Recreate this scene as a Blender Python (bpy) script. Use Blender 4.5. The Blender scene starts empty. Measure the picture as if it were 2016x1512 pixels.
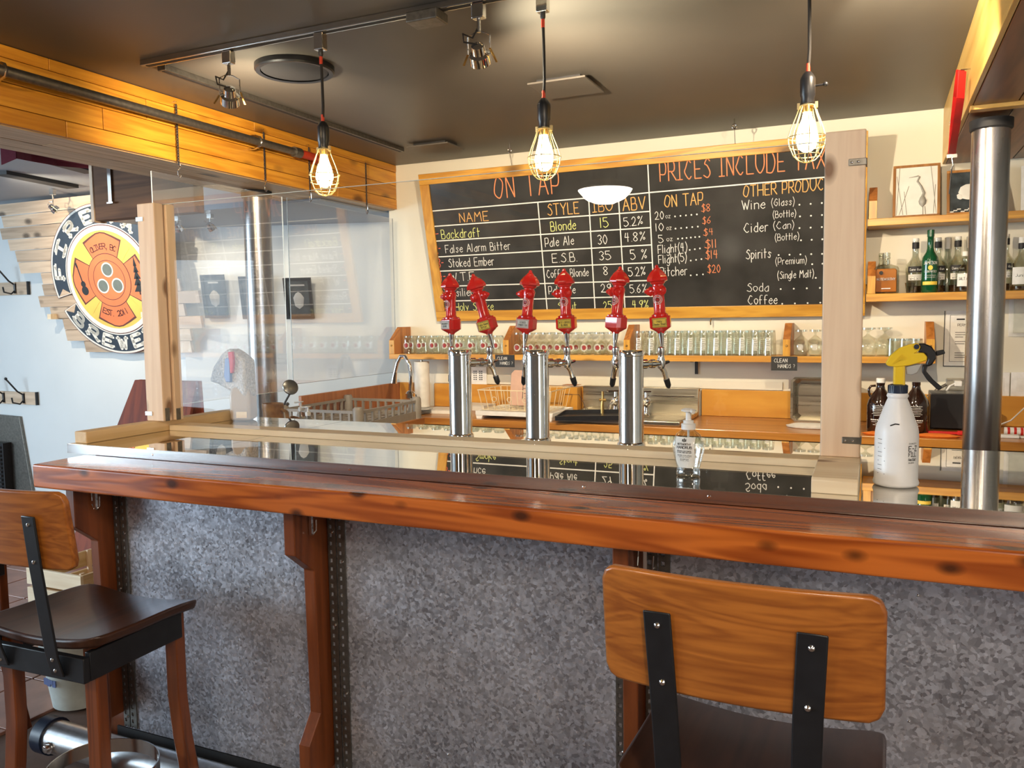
import bpy, bmesh, math, random
from math import pi, sin, cos, radians, sqrt, atan2
from mathutils import Vector, Matrix
random.seed(7)
SC = bpy.context.scene
COL = SC.collection
# ------------------------------------------------------------------ camera
FPX, YAW, PITCH, ROLL, CAMZ = 1605.29, 0.421217, 0.0790458, -0.0135611, 1.45
_f = Vector((-sin(YAW)*cos(PITCH), cos(YAW)*cos(PITCH), -sin(PITCH)))
_r = Vector((cos(YAW), sin(YAW), 0)); _u = _r.cross(_f)
CR = _r*cos(ROLL)+_u*sin(ROLL); CU = -_r*sin(ROLL)+_u*cos(ROLL); CB = -_f
CP = Vector((0, 0, CAMZ))
cam = bpy.data.cameras.new('camera'); cam.sensor_width = 36; cam.lens = FPX/2016*36
cam.clip_start = .02
co = bpy.data.objects.new('camera', cam); COL.objects.link(co)
co.matrix_world = Matrix(((CR.x, CU.x, CB.x, CP.x), (CR.y, CU.y, CB.y, CP.y), (CR.z, CU.z, CB.z, CP.z), (0, 0, 0, 1)))
SC.camera = co
# ------------------------------------------------------------------ light and exposure
SC.view_settings.view_transform = 'Standard'; SC.view_settings.look = 'None'
SC.view_settings.gamma = 1; SC.view_settings.use_curve_mapping = False
SC.view_settings.exposure = 0.24
try: SC.cycles.transparent_max_bounces = 40
except Exception: pass
w = bpy.data.worlds.new('world'); SC.world = w; w.use_nodes = True
w.node_tree.nodes['Background'].inputs[0].default_value = (.75, .85, 1, 1)
w.node_tree.nodes['Background'].inputs[1].default_value = .6
def light(kind, name, loc, power, col, aim=None, **k):
    d = bpy.data.lights.new(name, kind); d.energy = power; d.color = col
    for a, b in k.items(): setattr(d, a, b)
    o = bpy.data.objects.new(name, d); COL.objects.link(o); o.location = loc
    if aim is not None: o.rotation_euler = (Vector(aim)-Vector(loc)).to_track_quat('-Z', 'Y').to_euler()
    return o
COOL = (.68, .86, 1.0); WARM = (1.0, .72, .40); WARM2 = (1.0, .80, .56)
light('AREA', 'window_daylight', (-8.85, -1.2, 1.45), 270, COOL, (-1.6, 1.6, .8), shape='RECTANGLE', size=3.4, size_y=1.65)
light('AREA', 'door_daylight', (-7.6, -2.98, 1.15), 55, COOL, (-3.0, 3, .8), shape='RECTANGLE', size=2.2, size_y=2.1)
light('AREA', 'window_daylight', (2.44, -.6, 1.5), 14, (.9, .93, 1), (0, 2, 1.0), shape='RECTANGLE', size=1.8, size_y=1.2)
light('AREA', 'side_room_fill', (-6.2, .8, 2.35), 30, COOL, (-6.2, .8, 0), shape='RECTANGLE', size=2, size_y=2)  # unseen cool light hung below the closed side-room ceiling
SPOT = dict(shadow_soft_size=.02)
light('SPOT', 'track_beam', (-2.08, 2.32, 2.20), 58, WARM2, (-2.9, 3.4, 2.15), spot_size=2.3, spot_blend=.9, **SPOT)
light('SPOT', 'track_beam', (-1.12, 2.32, 2.20), 135, WARM2, (-.9, 4.5, 1.35), spot_size=2.2, spot_blend=.8, **SPOT)
light('SPOT', 'track_beam', (0.02, 2.32, 2.24), 62, WARM2, (-.1, 4.5, 1.3), spot_size=2.3, spot_blend=.8, **SPOT)
light('SPOT', 'track_beam', (-1.9, .2, 2.3), 60, WARM, (-2.9, 2.0, 2.2), spot_size=1.8, spot_blend=.9, **SPOT)
light('SPOT', 'wall_washer', (-5.0, 3.3, 2.25), 62, WARM2, (-5.1, 4.5, 1.9), spot_size=1.9, spot_blend=.9, **SPOT)
light('SPOT', 'wall_washer', (-4.08, 4.0, 2.06), 8, WARM2, (-4.1, 4.6, 1.7), spot_size=1.5, spot_blend=.9, **SPOT)
light('SPOT', 'wall_washer', (-3.5, 4.15, 2.06), 8, WARM2, (-3.52, 4.8, 1.7), spot_size=1.5, spot_blend=.9, **SPOT)
UP = (1, .92, .70)
light('SPOT', 'lamp_backspill', (-2.12, 2.40, 2.20), 7, UP, (-2.14, 2.52, 2.43), spot_size=2.2, spot_blend=1, **SPOT)
light('SPOT', 'lamp_backspill', (-1.05, 2.38, 2.10), 42, UP, (-.80, 2.62, 2.43), spot_size=2.0, spot_blend=1, **SPOT)
light('SPOT', 'lamp_backspill', (.05, 2.45, 2.15), 26, UP, (.12, 2.95, 2.43), spot_size=1.0, spot_blend=.5, **SPOT)
light('POINT', 'front_fill_light', (1.0, -.9, 2.05), 45, (1, .86, .68), shadow_soft_size=.15)  # unseen lamp added to brighten the front of the bar
light('POINT', 'front_fill_light', (.2, .15, 2.2), 38, (1, .84, .66), shadow_soft_size=.12)  # second added lamp, lifts the pine post from the camera side
# ------------------------------------------------------------------ pixel -> place helpers (photograph measured once)
def ray(x, y): return CR*((x-1008)/FPX)+CU*(-(y-756)/FPX)-CB
def OZ(x, y, z): r = ray(x, y); return CP+r*((z-CAMZ)/r.z)
def OY(x, y, Y): r = ray(x, y); return CP+r*(Y/r.y)
def OX(x, y, X): r = ray(x, y); return CP+r*(X/r.x)
# ------------------------------------------------------------------ materials
def mat(name):
    m = bpy.data.materials.new(name); m.use_nodes = True
    return m, m.node_tree.nodes, m.node_tree.links, m.node_tree.nodes['Principled BSDF']
def L(c): return tuple(c)+(1,)
def plain(name, col, rough=.5, metal=0, spec=.5, var=.08, scale=30, bump=0., emit=0, trans=0, coat=0):
    m, N, K, b = mat(name)
    b.inputs['Roughness'].default_value = rough; b.inputs['Metallic'].default_value = metal
    b.inputs['Specular IOR Level'].default_value = spec
    if trans: b.inputs['Transmission Weight'].default_value = trans
    if coat: b.inputs['Coat Weight'].default_value = coat; b.inputs['Coat Roughness'].default_value = .08
    tc = N.new('ShaderNodeTexCoord'); nz = N.new('ShaderNodeTexNoise'); nz.inputs['Scale'].default_value = scale
    nz.inputs['Detail'].default_value = 5
    K.new(tc.outputs['Object'], nz.inputs['Vector'])
    cr = N.new('ShaderNodeValToRGB'); cr.color_ramp.elements[0].position = .3; cr.color_ramp.elements[1].position = .7
    cr.color_ramp.elements[0].color = L([c*(1-var) for c in col]); cr.color_ramp.elements[1].color = L([min(1, c*(1+var)) for c in col])
    K.new(nz.outputs['Fac'], cr.inputs['Fac']); K.new(cr.outputs['Color'], b.inputs['Base Color'])
    if emit:
        b.inputs['Emission Color'].default_value = L(col); b.inputs['Emission Strength'].default_value = emit
    if bump:
        bp = N.new('ShaderNodeBump'); bp.inputs['Strength'].default_value = bump; bp.inputs['Distance'].default_value = .01
        K.new(nz.outputs['Fac'], bp.inputs['Height']); K.new(bp.outputs['Normal'], b.inputs['Normal'])
    return m
def wood(name, light_c, dark_c, axis='X', rough=.4, grain=38, knots=0., coat=0., stretch=14, rnd=1., spec=.5, knotc=None, cont=.5, rings=26):
    m, N, K, b = mat(name)
    b.inputs['Roughness'].default_value = rough; b.inputs['Specular IOR Level'].default_value = spec
    if coat: b.inputs['Coat Weight'].default_value = coat; b.inputs['Coat Roughness'].default_value = .12
    tc = N.new('ShaderNodeTexCoord'); oi = N.new('ShaderNodeObjectInfo')
    ml = N.new('ShaderNodeMath'); ml.operation = 'MULTIPLY'; ml.inputs[1].default_value = 37
    K.new(oi.outputs['Random'], ml.inputs[0])
    ad = N.new('ShaderNodeVectorMath'); ad.operation = 'ADD'
    K.new(tc.outputs['Object'], ad.inputs[0]); K.new(ml.outputs[0], ad.inputs[1])
    mp = N.new('ShaderNodeMapping'); s = [1, 1, 1]; s['XYZ'.index(axis)] = 1/stretch; mp.inputs['Scale'].default_value = s
    K.new(ad.outputs[0], mp.inputs['Vector'])
    # grain rings: noise warped by noise
    n1 = N.new('ShaderNodeTexNoise'); n1.inputs['Scale'].default_value = grain*.35; n1.inputs['Detail'].default_value = 3; n1.inputs['Distortion'].default_value = 1.2
    n2 = N.new('ShaderNodeTexNoise'); n2.inputs['Scale'].default_value = grain*3; n2.inputs['Detail'].default_value = 6
    K.new(mp.outputs[0], n1.inputs['Vector']); K.new(mp.outputs[0], n2.inputs['Vector'])
    wv = N.new('ShaderNodeMath'); wv.operation = 'MULTIPLY'; wv.inputs[1].default_value = rings
    K.new(n1.outputs['Fac'], wv.inputs[0])
    sn = N.new('ShaderNodeMath'); sn.operation = 'SINE'; K.new(wv.outputs[0], sn.inputs[0])
    mr = N.new('ShaderNodeMapRange'); mr.inputs['From Min'].default_value = -1; mr.inputs['From Max'].default_value = 1
    K.new(sn.outputs[0], mr.inputs['Value'])
    mx = N.new('ShaderNodeMix'); mx.inputs['Factor'].default_value = cont
    K.new(n2.outputs['Fac'], mx.inputs['A']); K.new(mr.outputs[0], mx.inputs['B'])
    cr = N.new('ShaderNodeValToRGB'); e = cr.color_ramp.elements
    e[0].position = .12; e[1].position = .72; e[0].color = L(dark_c); e[1].color = L(light_c)
    K.new(mx.outputs['Result'], cr.inputs['Fac'])
    hs = N.new('ShaderNodeHueSaturation')
    vr = N.new('ShaderNodeMapRange'); vr.inputs['To Min'].default_value = 1-.22*rnd; vr.inputs['To Max'].default_value = 1+.22*rnd
    K.new(oi.outputs['Random'], vr.inputs['Value']); K.new(vr.outputs[0], hs.inputs['Value'])
    K.new(cr.outputs['Color'], hs.inputs['Color'])
    out = hs.outputs['Color']
    if knots:
        vo = N.new('ShaderNodeTexVoronoi'); vo.inputs['Scale'].default_value = knots
        mp2 = N.new('ShaderNodeMapping'); s2 = [1, 1, 1]; s2['XYZ'.index(axis)] = .55; mp2.inputs['Scale'].default_value = s2
        K.new(ad.outputs[0], mp2.inputs['Vector']); K.new(mp2.outputs[0], vo.inputs['Vector'])
        kr = N.new('ShaderNodeValToRGB'); q = kr.color_ramp.elements
        q[0].position = .11; q[0].color = (.9, .9, .9, 1); q[1].position = .25; q[1].color = (0, 0, 0, 1)
        K.new(vo.outputs['Distance'], kr.inputs['Fac'])
        mk = N.new('ShaderNodeMix'); mk.data_type = 'RGBA'; K.new(kr.outputs['Color'], mk.inputs['Factor'])
        K.new(out, mk.inputs['A']); mk.inputs['B'].default_value = L(knotc or [c*.25 for c in dark_c]); out = mk.outputs['Result']
    K.new(out, b.inputs['Base Color'])
    bp = N.new('ShaderNodeBump'); bp.inputs['Strength'].default_value = .12; bp.inputs['Distance'].default_value = .002
    K.new(mx.outputs['Result'], bp.inputs['Height']); K.new(bp.outputs['Normal'], b.inputs['Normal'])
    return m
def galv(name):
    m, N, K, b = mat(name); b.inputs['Metallic'].default_value = .62
    tc = N.new('ShaderNodeTexCoord'); oi = N.new('ShaderNodeObjectInfo')
    nz = N.new('ShaderNodeTexNoise'); nz.inputs['Scale'].default_value = 35; nz.inputs['Detail'].default_value = 4
    ad = N.new('ShaderNodeMix'); ad.data_type = 'RGBA'; ad.inputs['Factor'].default_value = .022
    K.new(tc.outputs['Object'], nz.inputs['Vector']); K.new(tc.outputs['Object'], ad.inputs['A']); K.new(nz.outputs['Color'], ad.inputs['B'])
    vo = N.new('ShaderNodeTexVoronoi'); vo.inputs['Scale'].default_value = 135; vo.inputs['Randomness'].default_value = 1
    K.new(ad.outputs['Result'], vo.inputs['Vector'])
    cr = N.new('ShaderNodeValToRGB'); e = cr.color_ramp.elements
    e[0].position = .25; e[1].position = .75; e[0].color = (.24, .235, .26, 1); e[1].color = (.72, .735, .82, 1)
    sp = N.new('ShaderNodeSeparateColor'); K.new(vo.outputs['Color'], sp.inputs[0])
    n3 = N.new('ShaderNodeTexNoise'); n3.inputs['Scale'].default_value = 4; n3.inputs['Detail'].default_value = 4; K.new(tc.outputs['Object'], n3.inputs['Vector'])
    mx = N.new('ShaderNodeMix'); mx.inputs['Factor'].default_value = .6; K.new(sp.outputs[0], mx.inputs['A']); K.new(n3.outputs['Fac'], mx.inputs['B'])
    K.new(mx.outputs['Result'], cr.inputs['Fac']); K.new(cr.outputs['Color'], b.inputs['Base Color'])
    r = N.new('ShaderNodeMapRange'); r.inputs['To Min'].default_value = .24; r.inputs['To Max'].default_value = .5
    K.new(sp.outputs[1], r.inputs['Value']); K.new(r.outputs[0], b.inputs['Roughness'])
    bp = N.new('ShaderNodeBump'); bp.inputs['Strength'].default_value = .13; bp.inputs['Distance'].default_value = .003
    K.new(sp.outputs[2], bp.inputs['Height']); K.new(bp.outputs['Normal'], b.inputs['Normal'])
    return m
def sheetmat(name, tint, fac=.06, ior=1.45, rough=0., haze=0., hazec=(.8, .85, .9), gcol=(1, 1, 1)):
    m = bpy.data.materials.new(name); m.use_nodes = True; N = m.node_tree.nodes; K = m.node_tree.links; N.clear()
    o = N.new('ShaderNodeOutputMaterial'); t = N.new('ShaderNodeBsdfTransparent'); t.inputs[0].default_value = L(tint)
    g = N.new('ShaderNodeBsdfGlossy'); g.inputs['Roughness'].default_value = rough; g.inputs[0].default_value = L(gcol)
    f = N.new('ShaderNodeFresnel'); ge = N.new('ShaderNodeNewGeometry'); io = N.new('ShaderNodeMapRange')
    io.inputs['To Min'].default_value = ior; io.inputs['To Max'].default_value = 1/ior; K.new(ge.outputs['Backfacing'], io.inputs['Value']); K.new(io.outputs[0], f.inputs[0])
    a = N.new('ShaderNodeMath'); a.operation = 'ADD'; a.inputs[1].default_value = fac; a.use_clamp = True
    K.new(f.outputs[0], a.inputs[0])
    mx = N.new('ShaderNodeMixShader'); K.new(a.outputs[0], mx.inputs[0]); K.new(t.outputs[0], mx.inputs[1]); K.new(g.outputs[0], mx.inputs[2])
    last = mx
    if haze:
        d = N.new('ShaderNodeBsdfDiffuse'); d.inputs[0].default_value = L(hazec)
        h = N.new('ShaderNodeMixShader'); h.inputs[0].default_value = haze
        K.new(mx.outputs[0], h.inputs[1]); K.new(d.outputs[0], h.inputs[2]); last = h
    K.new(last.outputs[0], o.inputs[0])
    return m
def brushed(name, col, rough, axis='X', var=.12, metal=1., scale=60, streak=40):
    m, N, K, b = mat(name); b.inputs['Metallic'].default_value = metal
    tc = N.new('ShaderNodeTexCoord'); mp = N.new('ShaderNodeMapping'); s = [1, 1, 1]; s['XYZ'.index(axis)] = 1/streak
    mp.inputs['Scale'].default_value = s; K.new(tc.outputs['Object'], mp.inputs['Vector'])
    nz = N.new('ShaderNodeTexNoise'); nz.inputs['Scale'].default_value = scale; nz.inputs['Detail'].default_value = 4; K.new(mp.outputs[0], nz.inputs['Vector'])
    cr = N.new('ShaderNodeValToRGB'); cr.color_ramp.elements[0].position = .3; cr.color_ramp.elements[1].position = .7
    cr.color_ramp.elements[0].color = L([c*(1-var) for c in col]); cr.color_ramp.elements[1].color = L(col)
    K.new(nz.outputs['Fac'], cr.inputs['Fac']); K.new(cr.outputs['Color'], b.inputs['Base Color'])
    r = N.new('ShaderNodeMapRange'); r.inputs['To Min'].default_value = rough*.6; r.inputs['To Max'].default_value = rough*1.5
    K.new(nz.outputs['Fac'], r.inputs['Value']); K.new(r.outputs[0], b.inputs['Roughness'])
    return m
M = {}
M['beam_y'] = wood('fir_plank_along_y', (.78, .36, .035), (.50, .17, .010), 'Y', .38, 26, 6.5, rnd=.6, cont=.3)
M['beam_under'] = wood('soffit_plank', (.62, .42, .22), (.42, .25, .11), 'Y', .5, 26, 5, rnd=.5, cont=.35)
M['ply_y'] = wood('clear_ply', (.80, .52, .16), (.62, .34, .07), 'Y', .4, 10, 0, rnd=.2, cont=.35)
M['soffit_red'] = wood('red_brown_soffit', (.30, .10, .03), (.14, .035, .010), 'Y', .35, 24, 3.0, rnd=.4, cont=.35)
M['slab'] = wood('stained_fir_slab', (.60, .155, .024), (.24, .042, .007), 'X', .26, 13, 15, coat=.35, rnd=0, cont=.48, knotc=(.05, .015, .006), stretch=14, rings=85)
M['pine_x'] = wood('pale_pine', (.90, .76, .54), (.78, .60, .38), 'X', .55, 20, 10, rnd=.3, cont=.3, knotc=(.22, .10, .04))
M['pine_y'] = wood('pale_pine_y', (.76, .56, .32), (.56, .36, .15), 'Y', .55, 20, 10, rnd=.3, cont=.3, knotc=(.22, .10, .04))
M['pine_z'] = wood('pale_pine_z', (.86, .66, .47), (.74, .52, .35), 'Z', .55, 20, 11, rnd=.15, cont=.28, knotc=(.20, .09, .04))
M['counter'] = wood('oiled_counter_wood', (.52, .22, .04), (.30, .10, .015), 'X', .3, 22, 0, coat=.2, rnd=.2, cont=.4)
M['counter_y'] = wood('oiled_counter_wood_y', (.48, .20, .05), (.28, .09, .02), 'Y', .3, 22, 0, coat=.2, rnd=.2, cont=.4)
M['splash'] = wood('maple_splashback', (.68, .34, .05), (.52, .22, .025), 'X', .3, 9, 0, rnd=.1, cont=.3, stretch=5)
M['splash_y'] = wood('brown_splashback', (.40, .15, .045), (.26, .085, .02), 'Z', .35, 22, 0, rnd=.1, cont=.3)
M['frame'] = wood('oak_frame', (.68, .36, .05), (.44, .19, .02), 'X', .35, 30, 5, rnd=.1, cont=.4)
M['frame_z'] = wood('oak_frame_z', (.68, .36, .05), (.44, .19, .02), 'Z', .35, 30, 5, rnd=.1, cont=.4)
M['shelf'] = wood('shelf_pine', (.70, .36, .055), (.48, .20, .025), 'X', .35, 24, 8, rnd=.1, cont=.4)
M['bracket'] = wood('bracket_wood', (.52, .20, .045), (.30, .10, .02), 'Z', .4, 26, 0, rnd=.3)
M['corbel'] = wood('corbel_wood', (.24, .062, .016), (.10, .024, .007), 'Z', .35, 22, 0, rnd=.1, cont=.3)
M['stool_back'] = wood('stool_back_wood', (.46, .155, .026), (.20, .050, .009), 'X', .3, 30, 0, coat=.25, rnd=.15, cont=.25, stretch=12, rings=50)
M['stool_seat'] = wood('stool_seat_wood', (.065, .023, .010), (.026, .009, .004), 'Y', .36, 26, 0, coat=.12, rnd=.1, cont=.3)
M['stool_leg'] = wood('stool_leg_wood', (.22, .058, .016), (.09, .022, .007), 'Z', .3, 26, 0, coat=.3, rnd=.1)
M['black_steel'] = plain('black_painted_steel', (.012, .013, .016), .35, 0, .5, .2)
M['black'] = plain('black_plastic', (.012, .012, .014), .35)
M['dark'] = plain('dark_rubber', (.02, .02, .022), .6)
M['steel_top'] = brushed('stainless_bar_top', (.76, .73, .67), .012, 'X', .08)
M['steel_lip'] = brushed('stainless_edge', (.62, .60, .58), .22, 'X', .1)
M['steel_box'] = brushed('stainless_sheet', (.60, .56, .46), .28, 'X', .1)
M['chrome'] = plain('chrome', (.86, .85, .84), .035, 1, .5, .02)
M['chrome_w'] = plain('satin_chrome', (.72, .70, .66), .16, 1, .5, .05)
M['column'] = brushed('raw_steel_column', (.52, .50, .49), .24, 'Z', .5, .95, 14, 6)
M['galv'] = galv('galvanised_sheet')
M['galv_strip'] = plain('perforated_angle_steel', (.20, .19, .17), .42, .9, .5, .2, 60)
M['pipe'] = plain('galvanised_pipe', (.62, .62, .62), .28, .9, .5, .1, 40)
M['ceiling'] = plain('dark_grey_ceiling_paint', (.118, .105, .088), .45, 0, .5, .03, 5)
M['ceiling2'] = plain('grey_ceiling_paint', (.30, .34, .40), .5, 0, .5, .03, 5)
M['wallw'] = plain('cream_wall_paint', (.76, .73, .61), .6, 0, .4, .015, 4)
M['wallb'] = plain('pale_blue_wall_paint', (.74, .79, .80), .6, 0, .4, .02, 3)
M['wallg'] = plain('warm_grey_wall_paint', (.17, .15, .135), .6, 0, .4, .02, 3)
M['tile'] = plain('terracotta_tile', (.34, .17, .125), .3, 0, .5, .25, 7, .05)
M['grout'] = plain('grout', (.16, .11, .09), .8)
M['board'] = plain('chalkboard_slate', (.040, .039, .036), .17, 0, .5, .35, 6)
M['ch_white'] = plain('white_chalk', (.80, .80, .76), .8)
M['ch_orange'] = plain('orange_chalk', (.85, .27, .11), .8)
M['ch_amber'] = plain('amber_chalk', (.85, .45, .14), .8)
M['ch_yellow'] = plain('yellow_chalk', (.76, .80, .28), .8)
M['ch_red'] = plain('red_chalk', (.80, .16, .10), .8)
M['red'] = plain('glossy_red_enamel', (.78, .014, .006), .14, 0, .6, .05, coat=.6)
M['white'] = plain('white_plastic', (.82, .82, .80), .35)
M['paper'] = plain('white_paper', (.78, .78, .74), .7)
M['ink'] = plain('black_ink', (.015, .015, .017), .6)
M['yellow'] = plain('yellow_plastic', (.82, .55, .02), .32, 0, .5, .03)
M['stk_yellow'] = plain('yellow_sticker', (.85, .62, .08), .5, var=.02)
M['navy'] = plain('navy_plastic', (.012, .022, .05), .35)
M['bulbglass'] = plain('lit_bulb', (1, .80, .42), .3, emit=26)
M['cage'] = plain('pale_brass_cage', (.80, .66, .36), .3, .7)
M['brass'] = plain('brass_socket', (.55, .36, .12), .3, .9)
M['cord'] = plain('black_cloth_cord', (.015, .013, .012), .8)
M['redcord'] = plain('red_heat_shrink', (.55, .04, .01), .6)
M['frosted'] = plain('lit_frosted_dome', (1, .90, .74), .4, emit=55)
M['acrylic'] = sheetmat('clear_acrylic', (.985, .99, .99), -.01, 1.42, haze=.003)
M['acrylic_h'] = sheetmat('hanging_acrylic', (.965, .97, .985), .035, 1.5, haze=.03, hazec=(.72, .78, .9))
M['edge'] = plain('polished_acrylic_edge', (.72, .80, .78), .2, 0, .5, .05)
M['glass'] = sheetmat('thin_clear_glass', (.97, .98, .96), .03, 1.38, .03)
M['glassd'] = sheetmat('bottle_glass', (.78, .80, .74), .10, 1.5, .03)
M['gel'] = sheetmat('clear_gel_bottle', (.90, .93, .94), .12, 1.5, .02)
M['liquor_amber'] = plain('amber_liquor', (.80, .26, .02), .2, 0, .5, .1, 20)
M['liquor_dark'] = plain('dark_liquor', (.05, .022, .012), .15)
M['green'] = plain('green_bottle_glass', (.006, .075, .028), .08, 0, .7, .2, coat=.5)
M['brown_glass'] = plain('brown_growler_glass', (.022, .010, .007), .07, 0, .7, .2, coat=.6)
M['frost'] = plain('translucent_white_plastic', (.86, .86, .86), .35, var=.02)
M['orange_cloth'] = plain('orange_cloth', (.80, .20, .02), .8, bump=.3)
M['white_cloth'] = plain('white_cloth', (.72, .70, .64), .85, bump=.3)
M['rack'] = plain('taupe_plastic_rack', (.26, .235, .20), .5)
M['cream_wire'] = plain('cream_coated_wire', (.76, .64, .42), .4)
M['pinkboard'] = plain('tan_cutting_board', (.62, .38, .27), .55)
M['mesh_bag'] = plain('bubble_wrap', (.52, .48, .45), .3, 0, .6, .35, 120, .8)
M['blue_tool'] = plain('blue_plastic', (.12, .18, .42), .4)
M['tan_jug'] = sheetmat('tan_translucent_plastic', (.66, .56, .47), .06, 1.4, .2, haze=.72, hazec=(.66, .55, .45))
M['stein'] = plain('glazed_brown_stoneware', (.33, .16, .05), .25, 0, .5, .5, 22, coat=.4)
M['pewter'] = plain('pewter', (.22, .21, .19), .3, .9)
M['plank_grey'] = wood('weathered_pallet_plank', (.66, .52, .38), (.42, .30, .20), 'X', .7, 18, 8, rnd=1.1, cont=.3)
M['logo_navy'] = plain('sign_navy_paint', (.018, .030, .050), .45, var=.1)
M['logo_white'] = plain('sign_white_paint', (.84, .83, .76), .5, var=.04)
M['logo_yellow'] = plain('sign_yellow_paint', (.80, .58, .10), .5, var=.1, scale=5)
M['logo_orange'] = plain('sign_orange_paint', (.78, .20, .055), .5, var=.12, scale=5)
M['logo_line'] = plain('sign_dark_line', (.12, .02, .01), .5)
M['logo_green'] = plain('sign_grey_green', (.14, .17, .15), .5)
M['maroon'] = plain('maroon_cloth', (.22, .03, .06), .8)
M['dark_beam'] = wood('dark_stained_beam', (.19, .085, .035), (.09, .038, .016), 'X', .75, 20, 1.6, rnd=.3)
M['chalk_sign'] = plain('black_sign_card', (.018, .018, .018), .5)
M['bucket'] = plain('pale_bucket', (.66, .74, .72), .5, var=.15, scale=14)
M['photo_light'] = plain('pale_photo_print', (.74, .72, .66), .35, var=.06, scale=14)
M['photo_dark'] = plain('dark_photo_print', (.045, .055, .06), .35, var=.6, scale=18)
M['heron'] = plain('grey_bird_print', (.33, .32, .28), .4, var=.2)
M['walnut'] = wood('picture_frame_wood', (.42, .20, .06), (.26, .11, .03), 'Z', .4, 30, 0)
M['redbrown'] = wood('red_brown_board', (.30, .055, .016), (.16, .026, .010), 'Z', .7, 18, 0)
M['candy'] = plain('red_stripe_plastic', (.6, .03, .02), .4)
M['grey_plate'] = plain('grey_plate', (.42, .42, .40), .5)
M['ribbon'] = plain('red_ribbon', (.55, .012, .012), .6)
M['badge_red'] = plain('badge_red', (.30, .02, .015), .4)
# ------------------------------------------------------------------ mesh building
class B:
    def __init__(s, T=None): s.v = []; s.f = []; s.T = T; s.c = []
    def add(s, vs, fs):
        o = len(s.v); s.c.append((o, len(s.f)))
        for p in vs:
            p = Vector(p)
            s.v.append(s.T @ p if s.T is not None else p)
        s.f += [[o+i for i in f] for f in fs]; return s
    def box(s, x0, x1, y0, y1, z0, z1):
        return s.add([(x, y, z) for z in (z0, z1) for y in (y0, y1) for x in (x0, x1)],
                     [(0, 2, 3, 1), (4, 5, 7, 6), (0, 1, 5, 4), (2, 6, 7, 3), (0, 4, 6, 2), (1, 3, 7, 5)])
    def prism(s, poly, a, b, plane='XZ'):
        n = len(poly)
        def P(u, v, t): return {'XZ': (u, t, v), 'YZ': (t, u, v), 'XY': (u, v, t)}[plane]
        vs = [P(u, v, a) for u, v in poly]+[P(u, v, b) for u, v in poly]
        return s.add(vs, [list(range(n))[::-1], list(range(n, 2*n))]+[(i, (i+1) % n, n+(i+1) % n, n+i) for i in range(n)])
    def lathe(s, prof, seg=20, c=(0, 0, 0), R=None, cap=True, sx=1, sy=1, oct_=False):
        c = Vector(c); vs = []; fs = []; n = len(prof)
        for r, z in prof:
            for k in range(seg):
                a = 2*pi*(k+(.5 if oct_ else 0))/seg; p = Vector((r*cos(a)*sx, r*sin(a)*sy, z))
                if R is not None: p = R @ p
                vs.append(p+c)
        for i in range(n-1):
            for k in range(seg): fs.append((i*seg+k, i*seg+(k+1) % seg, (i+1)*seg+(k+1) % seg, (i+1)*seg+k))
        if cap:
            fs.append(list(range(seg))[::-1]); fs.append(list(range((n-1)*seg, n*seg)))
        return s.add(vs, fs)
    def tube(s, path, r, seg=8, closed=False):
        P = [Vector(p) for p in path]; n = len(P); vs = []; fs = []
        rr = r if isinstance(r, (list, tuple)) else [r]*n
        up = None
        for i, p in enumerate(P):
            if closed: t = P[(i+1) % n]-P[i-1]
            else: t = P[min(i+1, n-1)]-P[max(i-1, 0)]
            t.normalize()
            if up is None:
                up = Vector((0, 0, 1)) if abs(t.z) < .9 else Vector((1, 0, 0))
            a = t.cross(up)
            if a.length < 1e-6: a = t.orthogonal()
            a.normalize(); b = a.cross(t).normalized(); up = b
            for k in range(seg):
                q = 2*pi*k/seg; vs.append(p+(a*cos(q)+b*sin(q))*rr[i])
        m = n if closed else n-1
        for i in range(m):
            j = (i+1) % n
            for k in range(seg): fs.append((i*seg+k, i*seg+(k+1) % seg, j*seg+(k+1) % seg, j*seg+k))
        if not closed: fs.append(list(range(seg))[::-1]); fs.append(list(range((n-1)*seg, n*seg)))
        return s.add(vs, fs)
    def bar(s, a, b, w, t, up=(0, 0, 1)):
        a, b = Vector(a), Vector(b); d = (b-a).normalized(); u = Vector(up); x = d.cross(u).normalized(); y = x.cross(d)
        vs = []
        for p in (a, b):
            for i, j in ((-1, -1), (1, -1), (1, 1), (-1, 1)): vs.append(p+x*(w/2*i)+y*(t/2*j))
        return s.add(vs, [(3, 2, 1, 0), (4, 5, 6, 7), (0, 1, 5, 4), (1, 2, 6, 5), (2, 3, 7, 6), (3, 0, 4, 7)])
    def ball(s, c, r, seg=12, sz=1):
        pr = [(max(1e-4, r*sin(pi*i/8)), -r*cos(pi*i/8)*sz) for i in range(9)]
        return s.lathe(pr, seg, c)
def pieces(b):
    out = []
    for i, (v0, f0) in enumerate(b.c):
        v1, f1 = b.c[i+1] if i+1 < len(b.c) else (len(b.v), len(b.f))
        n = B(); n.v = b.v[v0:v1]; n.f = [[k-v0 for k in f] for f in b.f[f0:f1]]; out.append(n)
    return out
LONE = {'screw', 'rivet', 'clip', 'batten', 'foot', 'strap_plate', 'key_block', 'sleeve'}
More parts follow.
